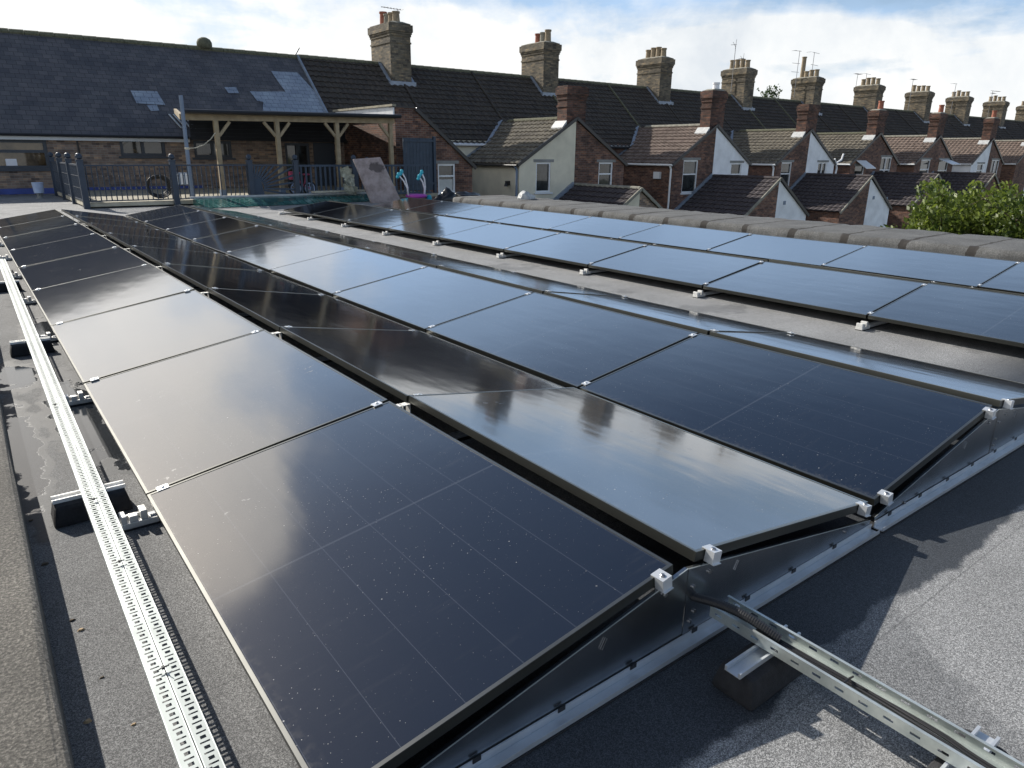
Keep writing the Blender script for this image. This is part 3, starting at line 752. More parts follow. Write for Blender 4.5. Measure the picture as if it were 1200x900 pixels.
# single storey extensions further out: centre index -> (ridge z, left material, right material, left roof)
exts={1:(.10,'cream_render','brown_brick'),2:(.38,'red_brick','white_render'),3:(.38,'red_brick','white_render'),4:(.40,'red_brick','red_brick'),5:(.35,'red_brick','red_brick')}
labels=[
 ('L',1,'terraced house with a cream rendered rear wing and mossy tiled roof'),
 ('R',1,'brick terraced house joined to the right side of the cream rendered wing'),
 ('L',2,'brick terraced house with brown pantiled wing and white plastic box on its side wall'),
 ('R',2,'terraced house whose bright white half gable is largest and nearest'),
 ('L',3,'brick terraced house to the left of the second white half gable'),
 ('R',3,'terraced house with the second white half gable and an antler-like gutter bracket'),
 ('L',4,'brick terraced house with a small top-hung window open, left of the smoke-stained chimney'),
 ('R',4,'brick terraced house right of the smoke-stained wing chimney'),
 ('L',5,'brick terraced house behind the bush, left of the wing chimney with one pot'),
 ('R',5,'brick terraced house behind the bush with a window pushed open'),
 ('L',6,'far terraced house with white rendered wing above the bush'),
 ('R',6,'far brick terraced house at the right edge of the picture'),
 ('L',7,'brick terraced house in the far row, first beyond the white wing'),('R',7,'terraced house in the far row, second beyond the white wing'),
 ('L',8,'terraced house in the far row, third beyond the white wing'),('R',8,'terraced house in the far row, fourth beyond the white wing'),
 ('L',9,'terraced house in the far row, last but one'),('R',9,'terraced house at the very far end of the row')]
def slopebox(mb,pts,th=.10,m=0):
    mb.hexa([(p[0],p[1],p[2]-th) for p in pts]+[tuple(p) for p in pts],m)
pots_def={0:[(.42,-.55,'pot_buff'),(.5,-.2,'pot_buff'),(.55,.2,'cement'),(.5,.55,'cement')],}
def potset(i):
    r=random.Random(i*5+2); out=[]
    n=4 if i!=1 else 3
    for k in range(n):
        h=r.choice([.46,.52,.60,.50]); 
        out.append((0.0,-.62+k*.41,h,['pot_buff','pot_buff','cement','pot_red'][(k+i)%4] if i in(0,1) else 'pot_buff'))
    if i==4: out[-1]=(.1,.6,1.5,'pot_buff')
    return out
for side,ci,lab in labels:
    G=gc[ci]; xl,xr=(pc[ci-1],G) if side=='L' else (G,pc[ci])
    W_=wings[ci]; wmat=W_[0] if side=='L' else W_[1]; wins=W_[4] if side=='L' else W_[5]
    H=thing('terraced_house',((xl+xr)/2,YE,GZ),lab,'house','brick terrace behind the roof')
    # main back wall with small opening, side by side with the wing
    sx0,sx1=(xl,G-GH) if side=='L' else (G+GH,xr)
    hole=None
    if sx1-sx0>1.0 and ci<=4:
        c=(sx0+sx1)/2; hole=(c-.42,c+.42,.55,1.52)
    m=MB(); wall(m,xl+.001,xr-.001,GZ,lambda x:ZE-.02,YE-.12,[hole] if hole else []); 
    m.build('back_wall',M['cream_render' if (ci==1 and side=='L') else 'red_brick'],H)
    if hole: window(H,*hole[:2],hole[2],hole[3],YE-.12,'mid' if ci==1 else 'top',sill=False,lintel=False)
    # main roof
    m=MB(); tiled(m,(xl,YE-.28,ZE-.235),(1,0,0),vslope,xr-xl,LV+.36,.30,.345,.04,.055); 
    # rear slope
    m.poly([(xl,YR,ZRI+.01),(xr,YR,ZRI+.01),(xr,YR+3.9,ZE-.1),(xl,YR+3.9,ZE-.1)])
    rf=m.build('roof',M['dark_tile'],H,recalc=False)
    m=MB(); 
    n=int((xr-xl)/.45)
    for k in range(n):
        a=xl+(xr-xl)*k/n; b=xl+(xr-xl)*(k+1)/n-.012
        m.tube([(a,YR,ZRI+.0),(b,YR,ZRI+.012)],.12,8)
    m.build('ridge_tiles',M['moss'],rf)
    m=MB(); m.bar((xl+.06,YE-.32,ZE-.20),(xl+.06,YR-.1,ZRI+.03),.09,.07); m.build('party_verge',M['moss' if ci in(2,4) else 'dark_tile'],rf)
    m=MB(); m.tube([(xl,YE-.30,ZE-.20),(xr,YE-.30,ZE-.20)],.06,8); m.build('gutter',M['white_upvc' if ci==1 and side=='L' else 'gutter'],H)
    m=MB(); m.box(xl,xr,YE-.25,YE-.215,ZE-.26,ZE-.11); m.build('fascia_board',M['fascia'],H)
    if sx1-sx0>.8:
        m=MB(); q=sx0+.3 if side=='L' else sx1-.35; m.tube([(q,YE-.2,ZE-.2),(q,YE-.18,-3.3)],.045,8); m.build('downpipe',M['white_upvc' if ci!=1 or side=='R' else 'pole'],H)
    # main chimney on the right party wall of the R houses, and left for the first house
    if side=='R' or ci==1:
        k=ci if side=='R' else 0
        px=pc[k]; zt=7.05
        ch=stack(H,px,YR-.05,4.2,zt,1.06,1.9,'buff_brick',potset(k))
        m=MB(); # lead apron and soakers on the front slope
        yb=YR-1.0; zf=ZE+(yb-YE)*(ZRI-ZE)/(YR-YE)
        m.box(px-.68,px+.68,yb-.17,yb-.001,zf-.20,zf+.10)
        m.bar((px-.62,yb-.1,zf-.02),(px-.62,YR-.02,ZRI+.10),.16,.06); m.bar((px+.62,yb-.1,zf-.02),(px+.62,YR-.02,ZRI+.10),.16,.06)
        m.build('flashing',M['lead'],ch)
        ak={0:(1,.6),3:(2,-.6),4:(1,-.9),5:(0,-.2),6:(1,-.4),7:(0,0)}
        if k==0: aerial(ch,px+.62,YR+.3,5.4,7.85,0)
        if k==3: aerial(ch,px-.62,YR,5.6,8.6,2); aerial(ch,px+.9,YR+.4,6.3,7.9,2,-1)
        if k==4: aerial(ch,px-.75,YR+.5,5.7,8.95,1); aerial(ch,px+.75,YR+.2,5.5,8.95,1,-1)
        if k==5: aerial(ch,px-.1,YR+1.1,6.8,8.05,0); aerial(ch,px+.4,YR+.6,6.0,8.1,1,-1)
        if k==6: aerial(ch,px-1.0,YR+.3,5.3,8.1,0)
        if k==7: aerial(ch,px-.6,YR+.3,5.3,8.3,1); 
        if k==8: aerial(ch,px-.6,YR+.3,5.3,7.9,0); aerial(ch,px+.2,YR+.6,6.3,8.2,0,-1)
    # rear wing: half gable
    s=-1 if side=='L' else 1
    def gtop(x): return GR-(abs(x-G))*(GR-GE)/GH-.07
    m=MB(); x0,x1=(G-GH,G-.004) if side=='L' else (G+.004,G+GH)
    wall(m,x0,x1,GZ,gtop,YG,[w[:4] for w in wins])
    if side=='L':   # side wall facing -X
        wall(m,YG,YE-.13,GZ,lambda y:GE-.07,G-GH,[],axis='y')
    else: m.poly([(G+GH,YG,GZ),(G+GH,YE-.13,GZ),(G+GH,YE-.13,GE-.07),(G+GH,YG,GE-.07)])
    ww=m.build('wing_wall',M[wmat],H,recalc=False)
    for w in wins: window(H,*w[:4],YG,w[4],gm='wg')
    m=MB(); yb=YE+2.05   # roof runs into the main slope
    us=Vector((-s*GH,0,GR-GE)); 
    ov=.14
    e0=(G+s*(GH+ov),YG-.05,GE-ov*(GR-GE)/GH)
    tiled(m,e0,(0,1,0),us,1.06+YE-YG+.35,us.length+ov*1.15,.30,.33,.05,.05)
    ws=m.build('wing_roof',M[W_[2] if side=='L' else W_[3]],H,recalc=False)
    m=MB(); m.bar((G+s*(GH+ov),YG-.06,GE-.04-ov*.58),(G,YG-.06,GR+.03),.06,.13); m.build('verge_board',M['gutter' if wmat!='white_render' else 'gutter'],ws)
    if side=='L':
        m=MB()
        for k in range(10): a=YG+.55+k*.43; m.tube([(G,a,GR+.03),(G,a+.42,GR+.035)],.10,8)
        m.build('ridge_tiles',M['moss' if 'mossy' in W_[2] else 'cement'],ws)
        # lead valley where the wing roof meets the main slope
        ya=YE-.15+ (GE-ZE+.2)*0; m=MB()
        m.bar((G-GH*.52,YE-.16,GR-.52*(GR-GE)+.06),(G-.05,YE+1.02,GR+.10),.16,.05); m.bar((G-GH-.05,YE-.20,GE+.05),(G-GH*.52,YE-.18,GR-.52*(GR-GE)+.07),.14,.05); m.build('valley_flashing',M['lead'],ws)
        m=MB(); m.tube([(G-GH-.16,YG-.05,GE-.12),(G-GH-.16,YE-.2,GE-.12)],.055,8); m.build('wing_gutter',M['white_upvc' if ci!=1 else 'gutter'],H)
        if ci<=3:
            q=YG+.10 if ci>1 else YG+.10; m=MB(); m.tube([(G-GH-.16,q,GE-.15),(G-GH-.06,q,GE-.32),(G-GH-.06,q,-3.3)],.05,8); m.build('downpipe',M['white_upvc' if ci>1 else 'pole'],H)
        if ci==2: m=MB(); m.box(G-GH-.16,G-GH-.001,YG+.75,YG+1.15,.28,.62); m.build('vent_box',M['white_upvc'],H,bevel=.01)
        if ci==1: m=MB(); m.box(G-GH-.14,G-GH-.001,YG+.62,YG+.80,.15,.32); m.lathe((G-GH-.16,YG+.71,.10),[(.09,0),(.05,.12)],8); m.build('wall_lamp',M['gutter'],H)
        # wing chimney at gable peak
        zt=W_[7]; wpots=[] if ci in(1,) else ([(.15,.05,.36,'white_pl')] if ci==2 else ([] if ci==3 else [(.2,0,.55,'pot_red')]))
        ch=stack(H,G+.0,YG+.33,GR-1.0 if False else GR-.35,zt,1.1,.62,'sooty_brick',wpots,corb=.03)
        m=MB(); m.box(G-.95,G-.551,YG-.04,YG+.95,GR-.46,GR-.10) if False else m.hexa([(G-.80,YG+.0,GR-.42),(G-.552,YG+.0,GR-.30),(G-.552,YG+.75,GR-.30),(G-.80,YG+.75,GR-.42),(G-.80,YG+.0,GR-.36),(G-.552,YG+.0,GR-.08),(G-.552,YG+.75,GR-.08),(G-.80,YG+.75,GR-.36)])
        m.build('flashing',M['lead_white'],ch)
        if zt:  # brick front of the stack carried down the gable
            m=MB(); m.box(G-.55,G+.55,YG-.003,YG+.1,GR-1.05 if False else GR-.36,GR-.349); 
    # extension
    if ci in exts:
        ez,el,er=exts[ci]; em=el if side=='L' else er; eh=2.75; ee=ez-1.72; ye=18.95
        m=MB(); x0,x1=(G-eh,G-.004) if side=='L' else (G+.004,G+eh)
        wall(m,x0,x1,GZ,lambda x:ez-.06-abs(x-G)*1.72/eh,ye)
        xx=G+s*eh; m.poly([(xx,ye,GZ),(xx,YG-.01,GZ),(xx,YG-.01,ee-.06),(xx,ye,ee-.06)])
        m.build('extension_wall',M[em],H,recalc=False)
        us=Vector((-s*eh,0,1.72)); m=MB(); tiled(m,(G+s*(eh+.12),ye-.06,ee-.075),(0,1,0),us,YG-ye+.05,us.length+.14,.30,.33,.05,.05)
        er_=m.build('extension_roof',M['black_tile'],H,recalc=False)
        m=MB(); m.bar((G+s*(eh+.12),ye-.08,ee-.12),(G,ye-.08,ez+.03),.06,.12); m.build('verge_board',M['cement' if em!='white_render' else 'gutter'],er_)
        if side=='L':
            m=MB(); 
            for k in range(9): a=ye+k*.43; m.tube([(G,a,ez+.03),(G,a+.42,ez+.035)],.09,8)
            m.build('ridge_tiles',M['black_tile' if ci>1 else 'cement'],er_)
            m=MB(); m.bar((G-eh-.1,YG-.05,ee+.02),(G-.05,YG-.05,ez+.08),.08,.20); m.build('stepped_flashing',M['lead'],er_)
        elif er=='white_render':
            m=MB()
            for k in ((.35,-.75),(1.9,-.85))[:2 if ci==3 else 1]: m.box(G+.3+k[0]-.09,G+.3+k[0]+.09,ye-.03,ye-.001,k[1]-.09,k[1]+.09)
            m.build('air_vent',M['pole'],H)
# specials on individual houses: open top-hung lights and the bracket
def named(lab): return [o for o in bpy.data.objects if o.get('label')==lab][0]
H=named(labels[6][2]); m=MB(); m.hexa([(45.7,YG-.75,.72),(46.9,YG-.75,.72),(46.9,YG-.02,1.18),(45.7,YG-.02,1.18),(45.7,YG-.75,.76),(46.9,YG-.75,.76),(46.9,YG-.02,1.22),(45.7,YG-.02,1.22)]); m.build('open_sash',M['white_upvc'],H)
H=named(labels[9][2]); m=MB(); m.hexa([(57.7,YG-.9,.95),(59.2,YG-.9,.95),(59.2,YG-.02,1.28),(57.7,YG-.02,1.28),(57.7,YG-.9,.99),(59.2,YG-.9,.99),(59.2,YG-.02,1.32),(57.7,YG-.02,1.32)]); m.build('open_sash',M['white_upvc'],H)
H=named(labels[5][2]); m=MB(); m.tube([(43.2,YG-.1,.2),(43.3,YG-.1,.75),(43.15,YG-.1,1.05),(43.6,YG-.15,1.25),(43.75,YG-.15,1.6)],.06,6); m.tube([(43.15,YG-.1,1.05),(42.9,YG-.1,1.3)],.05,6); m.build('gutter_bracket',M['white_upvc'],H)
# first half-wing at the left: brick gable beside the canopy
H=thing('terraced_house',(14.8,YE,GZ),'brick terraced house whose plain gable drops right beside the canopy and blue gate','house','brick terrace behind the roof')
m=MB()
tp=lambda x: 2.97 if x<13.5 else 2.97-(x-13.5)*(2.97-1.0)/2.53
wall(m,12.66,16.03,GZ,tp,YG,[(14.43,15.23,-.05,1.03)],breaks=(13.5,))
m.poly([(12.66,YG,GZ),(12.66,YG,2.97),(12.66,YE+1.1,2.97),(12.66,YE+1.1,GZ)]); m.poly([(16.03,YG,GZ),(16.03,YE,GZ),(16.03,YE,1.0),(16.03,YG,1.0)])
m.build('wing_wall',M['red_brick'],H,recalc=False)
w=window(H,14.43,15.23,-.05,1.03,YG,'halftop',fm='white_upvc'); 
m=MB(); m.box(14.51,15.15,YG+.089,YG+.093,.0,.45); m.build('net_curtain',M['curtain'],w)
m=MB(); wall(m,16.03,16.999,GZ,lambda x:ZE-.02,YE-.12); m.poly([(12.66,YE-.12,ZE-.02),(16.03,YE-.12,ZE-.02),(16.03,YE-.12,1),(12.66,YE-.12,1)]); m.build('back_wall',M['cream_render'],H,recalc=False)
m=MB(); tiled(m,(12.5,YE-.28,ZE-.235),(1,0,0),vslope,4.5,LV+.36,.30,.345,.04,.055); m.poly([(12.5,YR,ZRI+.01),(17,YR,ZRI+.01),(17,YR+3.9,ZE-.1),(12.5,YR+3.9,ZE-.1)]); rf=m.build('roof',M['dark_tile'],H,recalc=False)
m=MB()
for k in range(10): a=12.5+k*.45; m.tube([(a,YR,ZRI),(a+.438,YR,ZRI+.012)],.12,8)
m.build('ridge_tiles',M['moss'],rf)
m=MB(); m.tube([(16.1,YE-.3,ZE-.2),(17,YE-.3,ZE-.2)],.06,8); m.build('gutter',M['white_upvc'],H)
m=MB(); us=Vector((-2.53,0,1.97)); tiled(m,(16.16,YG-.06,.90),(0,1,0),us,6.0,us.length+.15,.30,.33,.05,.05); wr=m.build('wing_roof',M['dark_tile'],H,recalc=False)
m=MB(); m.bar((16.18,YG-.06,.86),(13.5,YG-.06,2.96),.06,.12); m.build('verge_board',M['gutter'],wr)
m=MB(); m.box(12.6,13.5,YG-.03,YG+.3,2.975,3.02); m.build('capping',M['gutter'],wr)
# white boards and timber cap over the canopy
m=MB(); 
for k in range(8):
    a=YG+k*.62; m.box(12.60,12.655,a+.01,a+.61,2.60,3.00)
m.build('white_board',M['white_upvc'],H)
m=MB(); m.box(12.54,12.70,YG-.05,YE+.7,3.005,3.08); m.build('timber_cap',M['old_timber'],H)
# ------------------------------------------------------------------ slate roofed building at left
B=thing('slate_roofed_building',(4,27,0),'long brick building with a dark slate roof, dark framed windows and patched slates','building')
wins=[(.35,2.18,.81,1.72,'tophalf','wgw'),(4.33,5.78,1.22,1.80,'mid','wg'),(6.75,8.1,1.18,1.78,'mid','wg'),(10.15,11.15,-.0,1.75,'mid','wg')]
wy=YE+.03
m=MB(); wall(m,-8,12.66,-3.45,lambda x:1.90,wy,[w[:4] for w in wins],.14); m.build('wall',M['brown_brick'],B)
for w in wins: window(B,*w[:4],wy,w[4],fm='grey_upvc',gm=w[5],sill=True,lintel=False,fw=.10)
m=MB(); m.poly([(-8,YE-.14,ZE-.12),(12.42,YE-.14,ZE-.12),(12.42,YR,ZRI),(-8,YR,ZRI)]); m.poly([(-8,YR,ZRI),(12.42,YR,ZRI),(12.42,YR+4,1.9),(-8,YR+4,1.9)]); m.poly([(12.42,YE-.14,ZE-.12),(12.42,YR,ZRI),(12.42,YR,ZRI-.1),(12.42,YE-.14,ZE-.22)])
# eaves position: front slope uses the same pitch
sr=m.build('roof',M['slate'],B,recalc=False)
m=MB()
for k in range(45): a=-8+k*.455; m.tube([(a,YR,ZRI-.02),(a+.44,YR,ZRI-.01)],.11,8)
m.build('ridge_tiles',M['moss'],sr)
def onslope(x,t,dz=.012):   # t = distance fraction: y
    y=t; z=(ZE-.12)+(y-(YE-.14))*(ZRI-(ZE-.12))/(YR-(YE-.14)); return (x,y,z+dz)
for pts in ([(5.22,28.94),(6.11,28.97),(6.21,28.41),(5.26,28.43)],[(5.57,28.38),(5.92,28.40),(5.93,28.16),(5.64,28.14)],[(8.66,29.32),(9.13,29.36),(9.13,29.09),(8.72,29.06)],
            [(10.9,30.24),(12.05,30.28),(12.40,29.4),(12.40,28.36),(9.75,28.34),(9.95,28.75),(9.72,28.78),(9.6,29.2),(11.1,29.28),(11.0,29.7)],):
    m=MB(); m.poly([onslope(*p,.028) for p in pts]); m.build('slate_patch',M['new_slate'],sr)
m=MB()
for k in range(4): a=6.2+k*.16; m.bar(onslope(a,28.0,.06),onslope(a+.25,27.45,.06),.06,.02)
m.build('loose_battens',M['lead_white'],sr)
m=MB(); m.bar((12.44,YE-.1,ZE-.04),(12.44,YR,ZRI+.07),.08,.09); m.build('verge_lead',M['lead'],sr)
m=MB(); m.lathe((8.58,YR,ZRI+.0),[(.22,0),(.30,.10),(.30,.22),(.24,.34),(.10,.42)],12); m.build('mossy_cowl',M['moss'],sr,smooth=True)
m=MB(); m.tube([(12.3,YR,ZRI),(12.55,YR,ZRI+.38)],.03,6); m.build('bent_pipe',M['aerial'],sr)
m=MB(); m.tube([(-8,YE-.20,ZE-.13),(6.55,YE-.20,ZE-.13)],.05,8); m.build('gutter',M['gutter'],B)
m=MB(); m.box(-8,6.60,YE-.13,YE-.09,ZE-.29,ZE-.17); m.build('fascia',M['fascia'],B)
m=MB(); 
for k in range(7): m.box(6.62,12.6,wy-.30-.008*(k%2),wy-.22,1.80+.13*k,1.80+.13*(k+1)-.005)
m.build('black_cladding',M['cladding'],B)
m=MB(); m.box(-2.5,6.9,wy-.012,wy-.001,.02,.20); m.build('blue_membrane',M['blue_dpc'],B)
m=MB(); m.tube([(3.06,wy-.04,1.7),(3.09,wy-.04,.0)],.03,6); m.build('downpipe',M['gutter'],B)
m=MB(); m.box(11.3,12.2,wy-.05,wy-.002,.05,1.78); m.build('side_door',M['grey_upvc'],B,bevel=.01)
m=MB(); m.box(.98,1.28,wy+.07,wy+.093,.84,1.12); m.build('window_jug',M['white_pl'],B)
# ------------------------------------------------------------------ canopy
K=thing('timber_canopy',(9,21.4,.12),'timber post canopy with flat dark roof sheltering the deck','canopy')
cy0=21.3
m=MB(); m.hexa([(4.95,cy0-.25,2.44),(11.8,cy0-.25,2.52),(12.6,27.25,2.66),(6.6,27.25,2.66),(4.95,cy0-.25,2.51),(11.8,cy0-.25,2.59),(12.6,27.25,2.74),(6.6,27.25,2.74)]); m.build('canopy_roof',M['gutter'],K)
m=MB(); m.bar((5.0,cy0,2.33),(11.75,cy0,2.437),.09,.17); m.bar((5.0,cy0,2.33),(6.2,27.0,2.75),.09,.15); m.build('front_beam',M['timber'],K)
m=MB(); m.tube([(5.0,cy0-.30,2.47),(11.85,cy0-.30,2.575)],.06,8); m.build('gutter',M['gutter'],K)
for x in (5.92,7.72,9.67,11.6):
    zt=2.33+(x-5.0)*.12/7.55-.085
    m=MB(); m.box(x-.065,x+.065,cy0-.065,cy0+.065,.24,zt); p=m.build('post',M['timber'],K,bevel=.008)
    m=MB(); m.box(x-.08,x+.08,cy0-.08,cy0+.08,.12,.32); m.build('post_shoe',M['pole'],p)
    for s in ((-1,1) if x not in(5.92,11.6) else ((1,) if x<7 else (-1,))):
        m=MB(); m.bar((x+s*.06,cy0,zt-.42),(x+s*.40,cy0,zt-.02),.08,.08); m.build('brace',M['timber'],K)
# deck and railings
D=thing('raised_deck',(7,23,0),'low raised deck in front of the slate roofed building with pale edge boards','deck')
m=MB(); m.box(2.25,12.6,19.95,26.9,.02,.12); m.build('deck_boards',M['old_timber'],D)
m=MB(); m.box(2.12,6.9,19.80,19.945,.04,.145); m.box(2.12,2.245,19.946,26.0,.04,.145); m.build('edge_board',M['deckboard'],D)
def rail_post(parent,x,y,z0=0.0,z1=1.16):
    m=MB(); m.box(x-.07,x+.07,y-.07,y+.07,z0,z1); m.box(x-.082,x+.082,y-.082,y+.082,z1+.001,z1+.03); m.lathe((x,y,z1+.031),[(.03,0),(.075,.035),(.08,.08),(.055,.13),(.02,.15)],10)
    return m.build('post',M['rail_paint'],parent)
RL=thing('deck_railing',(4.3,19.75,0),'dark blue metal railing with ball topped posts at the front left of the deck','railing','railings round the deck')
ry=19.73
for x in (2.12,4.25,6.27): rail_post(RL,x,ry)
m=MB(); m.box(2.17,6.22,ry-.025,ry+.025,1.03,1.07); m.box(2.17,4.2,ry-.018,ry+.018,.17,.20); m.box(4.3,6.22,ry-.018,ry+.018,.17,.20); m.build('horizontal_bars',M['rail_paint'],RL)
m=MB()
def spindle(m,a,b,x=None):
    m.tube([(a,b,.2),(a,b,1.03)],.015,6)
    for z in (.48,.78): m.lathe((a,b,z-.015),[(.015,0),(.026,.015),(.015,.03)],6)
for k in range(17): spindle(m,2.17+.055+k*.121,ry)
for k in range(16): spindle(m,4.30+.06+k*.121,ry)
m.build('spindles',M['rail_paint'],RL)
RS=thing('deck_railing',(2.12,23,0),'short side railing running back from the left corner of the deck to the wall','railing','railings round the deck')
for y in (21.9,24.0,26.1): rail_post(RS,2.12,y)
m=MB(); m.box(2.095,2.145,19.8,26.1,1.03,1.07); m.box(2.1,2.14,19.8,26.1,.17,.20); m.build('horizontal_bars',M['rail_paint'],RS)
m=MB()
for k in range(50): spindle(m,2.12,19.9+k*.121)
m.build('spindles',M['rail_paint'],RS)
RR=thing('deck_railing',(6.8,19.75,0),'sunburst patterned railing panel in the middle of the deck front','railing','railings round the deck')
x0,x1=6.33,7.55
m=MB(); m.box(x0,x1,ry-.03,ry+.03,1.02,1.07); m.box(x0,x1,ry-.03,ry+.03,.14,.20); m.build('horizontal_bars',M['rail_paint'],RR)
m=MB(); 
for k in range(13):
    a=R(-12+k*9.4); dx,dz=math.cos(a),math.sin(a); tmax=min((x1-x0)/max(dx,.01),.62/max(dz,.01) if dz>0 else 9)
    m.bar((x0+.30*dx,ry,.42+.30*dz),(x0+dx*tmax*.98,ry,max(.2,.42+dz*tmax*.98)),.05,.03,(0,1,0))
m.lathe((x0+.02,ry-.03,.42),[(.30,0)],4,closed=False) if False else None
cpts=[(x0+.33*math.cos(R(a)),.42+.33*math.sin(R(a))) for a in range(-60,91,15)]
m.hexa([(x0,ry-.02,.2),(x0+.30,ry-.02,.2),(x0+.30,ry+.02,.2),(x0,ry+.02,.2),(x0,ry-.02,.72),(x0+.22,ry-.02,.66),(x0+.22,ry+.02,.66),(x0,ry+.02,.72)])
m.build('sunburst',M['slat_paint'],RR)
rail_post(RR,7.6,ry,0.0)
RT=thing('deck_railing',(9.8,19.75,0),'blue grey slatted railing between the sunburst panel and the gate','railing','railings round the deck')
m=MB(); m.box(7.66,12.2,ry-.03,ry+.03,1.0,1.06); m.box(7.66,12.2,ry-.03,ry+.03,.14,.20); m.build('horizontal_bars',M['slat_paint'],RT)
m=MB()
for k in range(30): x=7.76+k*.15; m.box(x-.028,x+.028,ry-.012,ry+.012,.2,1.0)
m.build('slats',M['slat_paint'],RT)
rail_post(RT,9.45,ry); rail_post(RT,9.9,ry,0,1.10)
# gate
g=thing('tall_gate',(12.9,22.3,0),'tall blue grey boarded gate in front of the brick gable','gate')
m=MB()
for k in range(9): m.box(12.62+k*.137,12.62+k*.137+.13,22.30,22.33,.1,1.93)
m.build('boards',M['slat_paint'],g)
m=MB(); m.box(12.62,13.86,22.26,22.299,1.8,1.88); m.box(12.62,13.86,22.26,22.299,.3,.38); m.box(13.862,13.96,22.24,22.34,0,2.0); m.build('gate_frame',M['slat_paint'],g)
# pole + rope
m=MB(); m.tube([(4.94,20.9,.1),(4.96,20.9,2.87)],.055,12); m.build('steel_pole',M['pole'],label='plain grey steel pole standing behind the railing at the canopy corner',cat='pole')
m=MB(); m.tube([(5.02,20.9,1.48),(5.2,20.95,1.50),(5.45,21.05,1.58),(5.7,21.15,1.75),(5.86,21.22,1.92)],.014,6); m.lathe((4.96,20.9,1.45),[(.065,0),(.075,.03),(.065,.06)],10); m.build('sagging_rope',M['deckboard'],label='pale rope sagging between the grey pole and the first canopy post',cat='rope')
# objects on and beside the deck
b=thing('bucket',(1.55,25.0,0),'pale blue plastic bucket standing on a small stand at far left','bucket')
m=MB(); m.lathe((1.55,25.0,.16),[(.13,0),(.155,.3),(.16,.31),(.14,.31),(.12,.02)],14,closed=False); m.lathe((1.55,25,.16),[(.13,0),(.0,.005)],14,closed=False); m.build('tub',M['bluewhite'],b,smooth=True)
m=MB(); m.lathe((1.55,25.0,0),[(.12,0),(.07,.05),(.07,.12),(.12,.159)],10); m.build('stand',M['concrete'],b)
m=MB()
for k in range(4):
    pts=[(4.1+.33*math.cos(a*math.pi/12)*(1-.08*k),20.9+.05*k,.46+.30*math.sin(a*math.pi/12)*(1-.08*k)) for a in range(25)]
    m.tube(pts,.022,6,caps=False)
m.build('coiled_hose',M['gutter'],label='dark hose coiled on the wall side of the railing',cat='hose')
bx=thing('utility_box',(4.95,22,.12),'small white slatted box on the deck beside the grey pole','box')
m=MB(); m.box(4.75,5.2,21.95,22.1,.45,.80); m.build('cabinet',M['pole'],bx,bevel=.01)
m=MB(); 
for k in range(3): m.box(4.78+k*.14,4.88+k*.14,21.93,21.949,.47,.78)
m.build('louvre',M['white_upvc'],bx)
# bicycle
def ring(m,c,r,t,n=20,ax='y'):
    pts=[(c[0]+r*math.cos(2*math.pi*k/n),c[1],c[2]+r*math.sin(2*math.pi*k/n)) for k in range(n+1)]; m.tube(pts,t,6,caps=False)
bk=thing('child_bicycle',(8.0,20.3,.12),'small pink and red child bicycle with white wheel parked behind the slatted railing','bicycle')
for cx,cz in ((7.78,.36),(8.22,.36)):
    m=MB(); ring(m,(cx,20.3,cz),.19,.028); w=m.build('wheel',M['tyre'],bk)
    m=MB(); ring(m,(cx,20.3,cz),.155,.02)
    for k in range(4): a=k*math.pi/4; m.tube([(cx-.15*math.cos(a),20.3,cz-.15*math.sin(a)),(cx+.15*math.cos(a),20.3,cz+.15*math.sin(a))],.012,5)
    m.build('rim',M['bluewhite'],w)
m=MB(); m.tube([(7.78,20.3,.36),(7.84,20.3,.80)],.025,6); m.tube([(7.82,20.3,.66),(8.05,20.3,.42)],.028,6); m.tube([(8.05,20.3,.42),(8.22,20.3,.36)],.02,6); m.tube([(8.05,20.3,.42),(8.12,20.3,.74)],.022,6); m.build('bike_frame',M['pink'],bk)
m=MB(); m.box(7.66,7.98,20.2,20.4,.78,.83); m.box(7.62,7.74,20.18,20.42,.62,.86); m.build('handlebar_bag',M['pink'],bk,bevel=.02)
m=MB(); m.box(8.04,8.24,20.24,20.36,.74,.79); m.build('saddle',M['pink'],bk,bevel=.02)
# leaning slab
sl=MB(); P=[(9.20,18.15,0.0),(10.12,17.95,.0),(9.72,18.45,1.30),(8.93,18.65,1.24)]
nn=Vector((.12,.10,.06))
fr=[Vector(p) for p in P]; n=(fr[1]-fr[0]).cross(fr[3]-fr[0]).normalized()*.09
sl.hexa([P[0],P[1],tuple(Vector(P[1])-n),tuple(Vector(P[0])-n),P[3],P[2],tuple(Vector(P[2])-n),tuple(Vector(P[3])-n)])
def slabmat():
    t=NT('stained_board'); co=t.coord('Object'); f=t.noise(co,4,6,.65); c=t.ramp(f,(.3,(.20,.16,.15)),(.6,(.38,.32,.31)))
    sp=t.sep(co); 
    dx=t.math('DIVIDE',t.math('SUBTRACT',sp[0],9.55),.22); dz=t.math('DIVIDE',t.math('SUBTRACT',sp[2],1.0),.14); r=t.math('SQRT',t.math('ADD',t.math('MULTIPLY',dx,dx),t.math('MULTIPLY',dz,dz)))
    q=t.math('MULTIPLY',t.math('SUBTRACT',1.15,t.math('ADD',r,t.math('MULTIPLY',t.math('SUBTRACT',t.noise(co,9,4),.5),1.4))),3,clamp=True)
    c=t.mix(t.math('MULTIPLY',q,.8),c,(.05,.04,.04)); t.set(Base_Color=c,Roughness=.9); t.bump(f,.4,.01); return t.mat
sl.build('leaning_mattress',slabmat(),bevel=.03,label='stained grey mattress leaning upright against the slatted railing',cat='mattress')
m=MB(); 
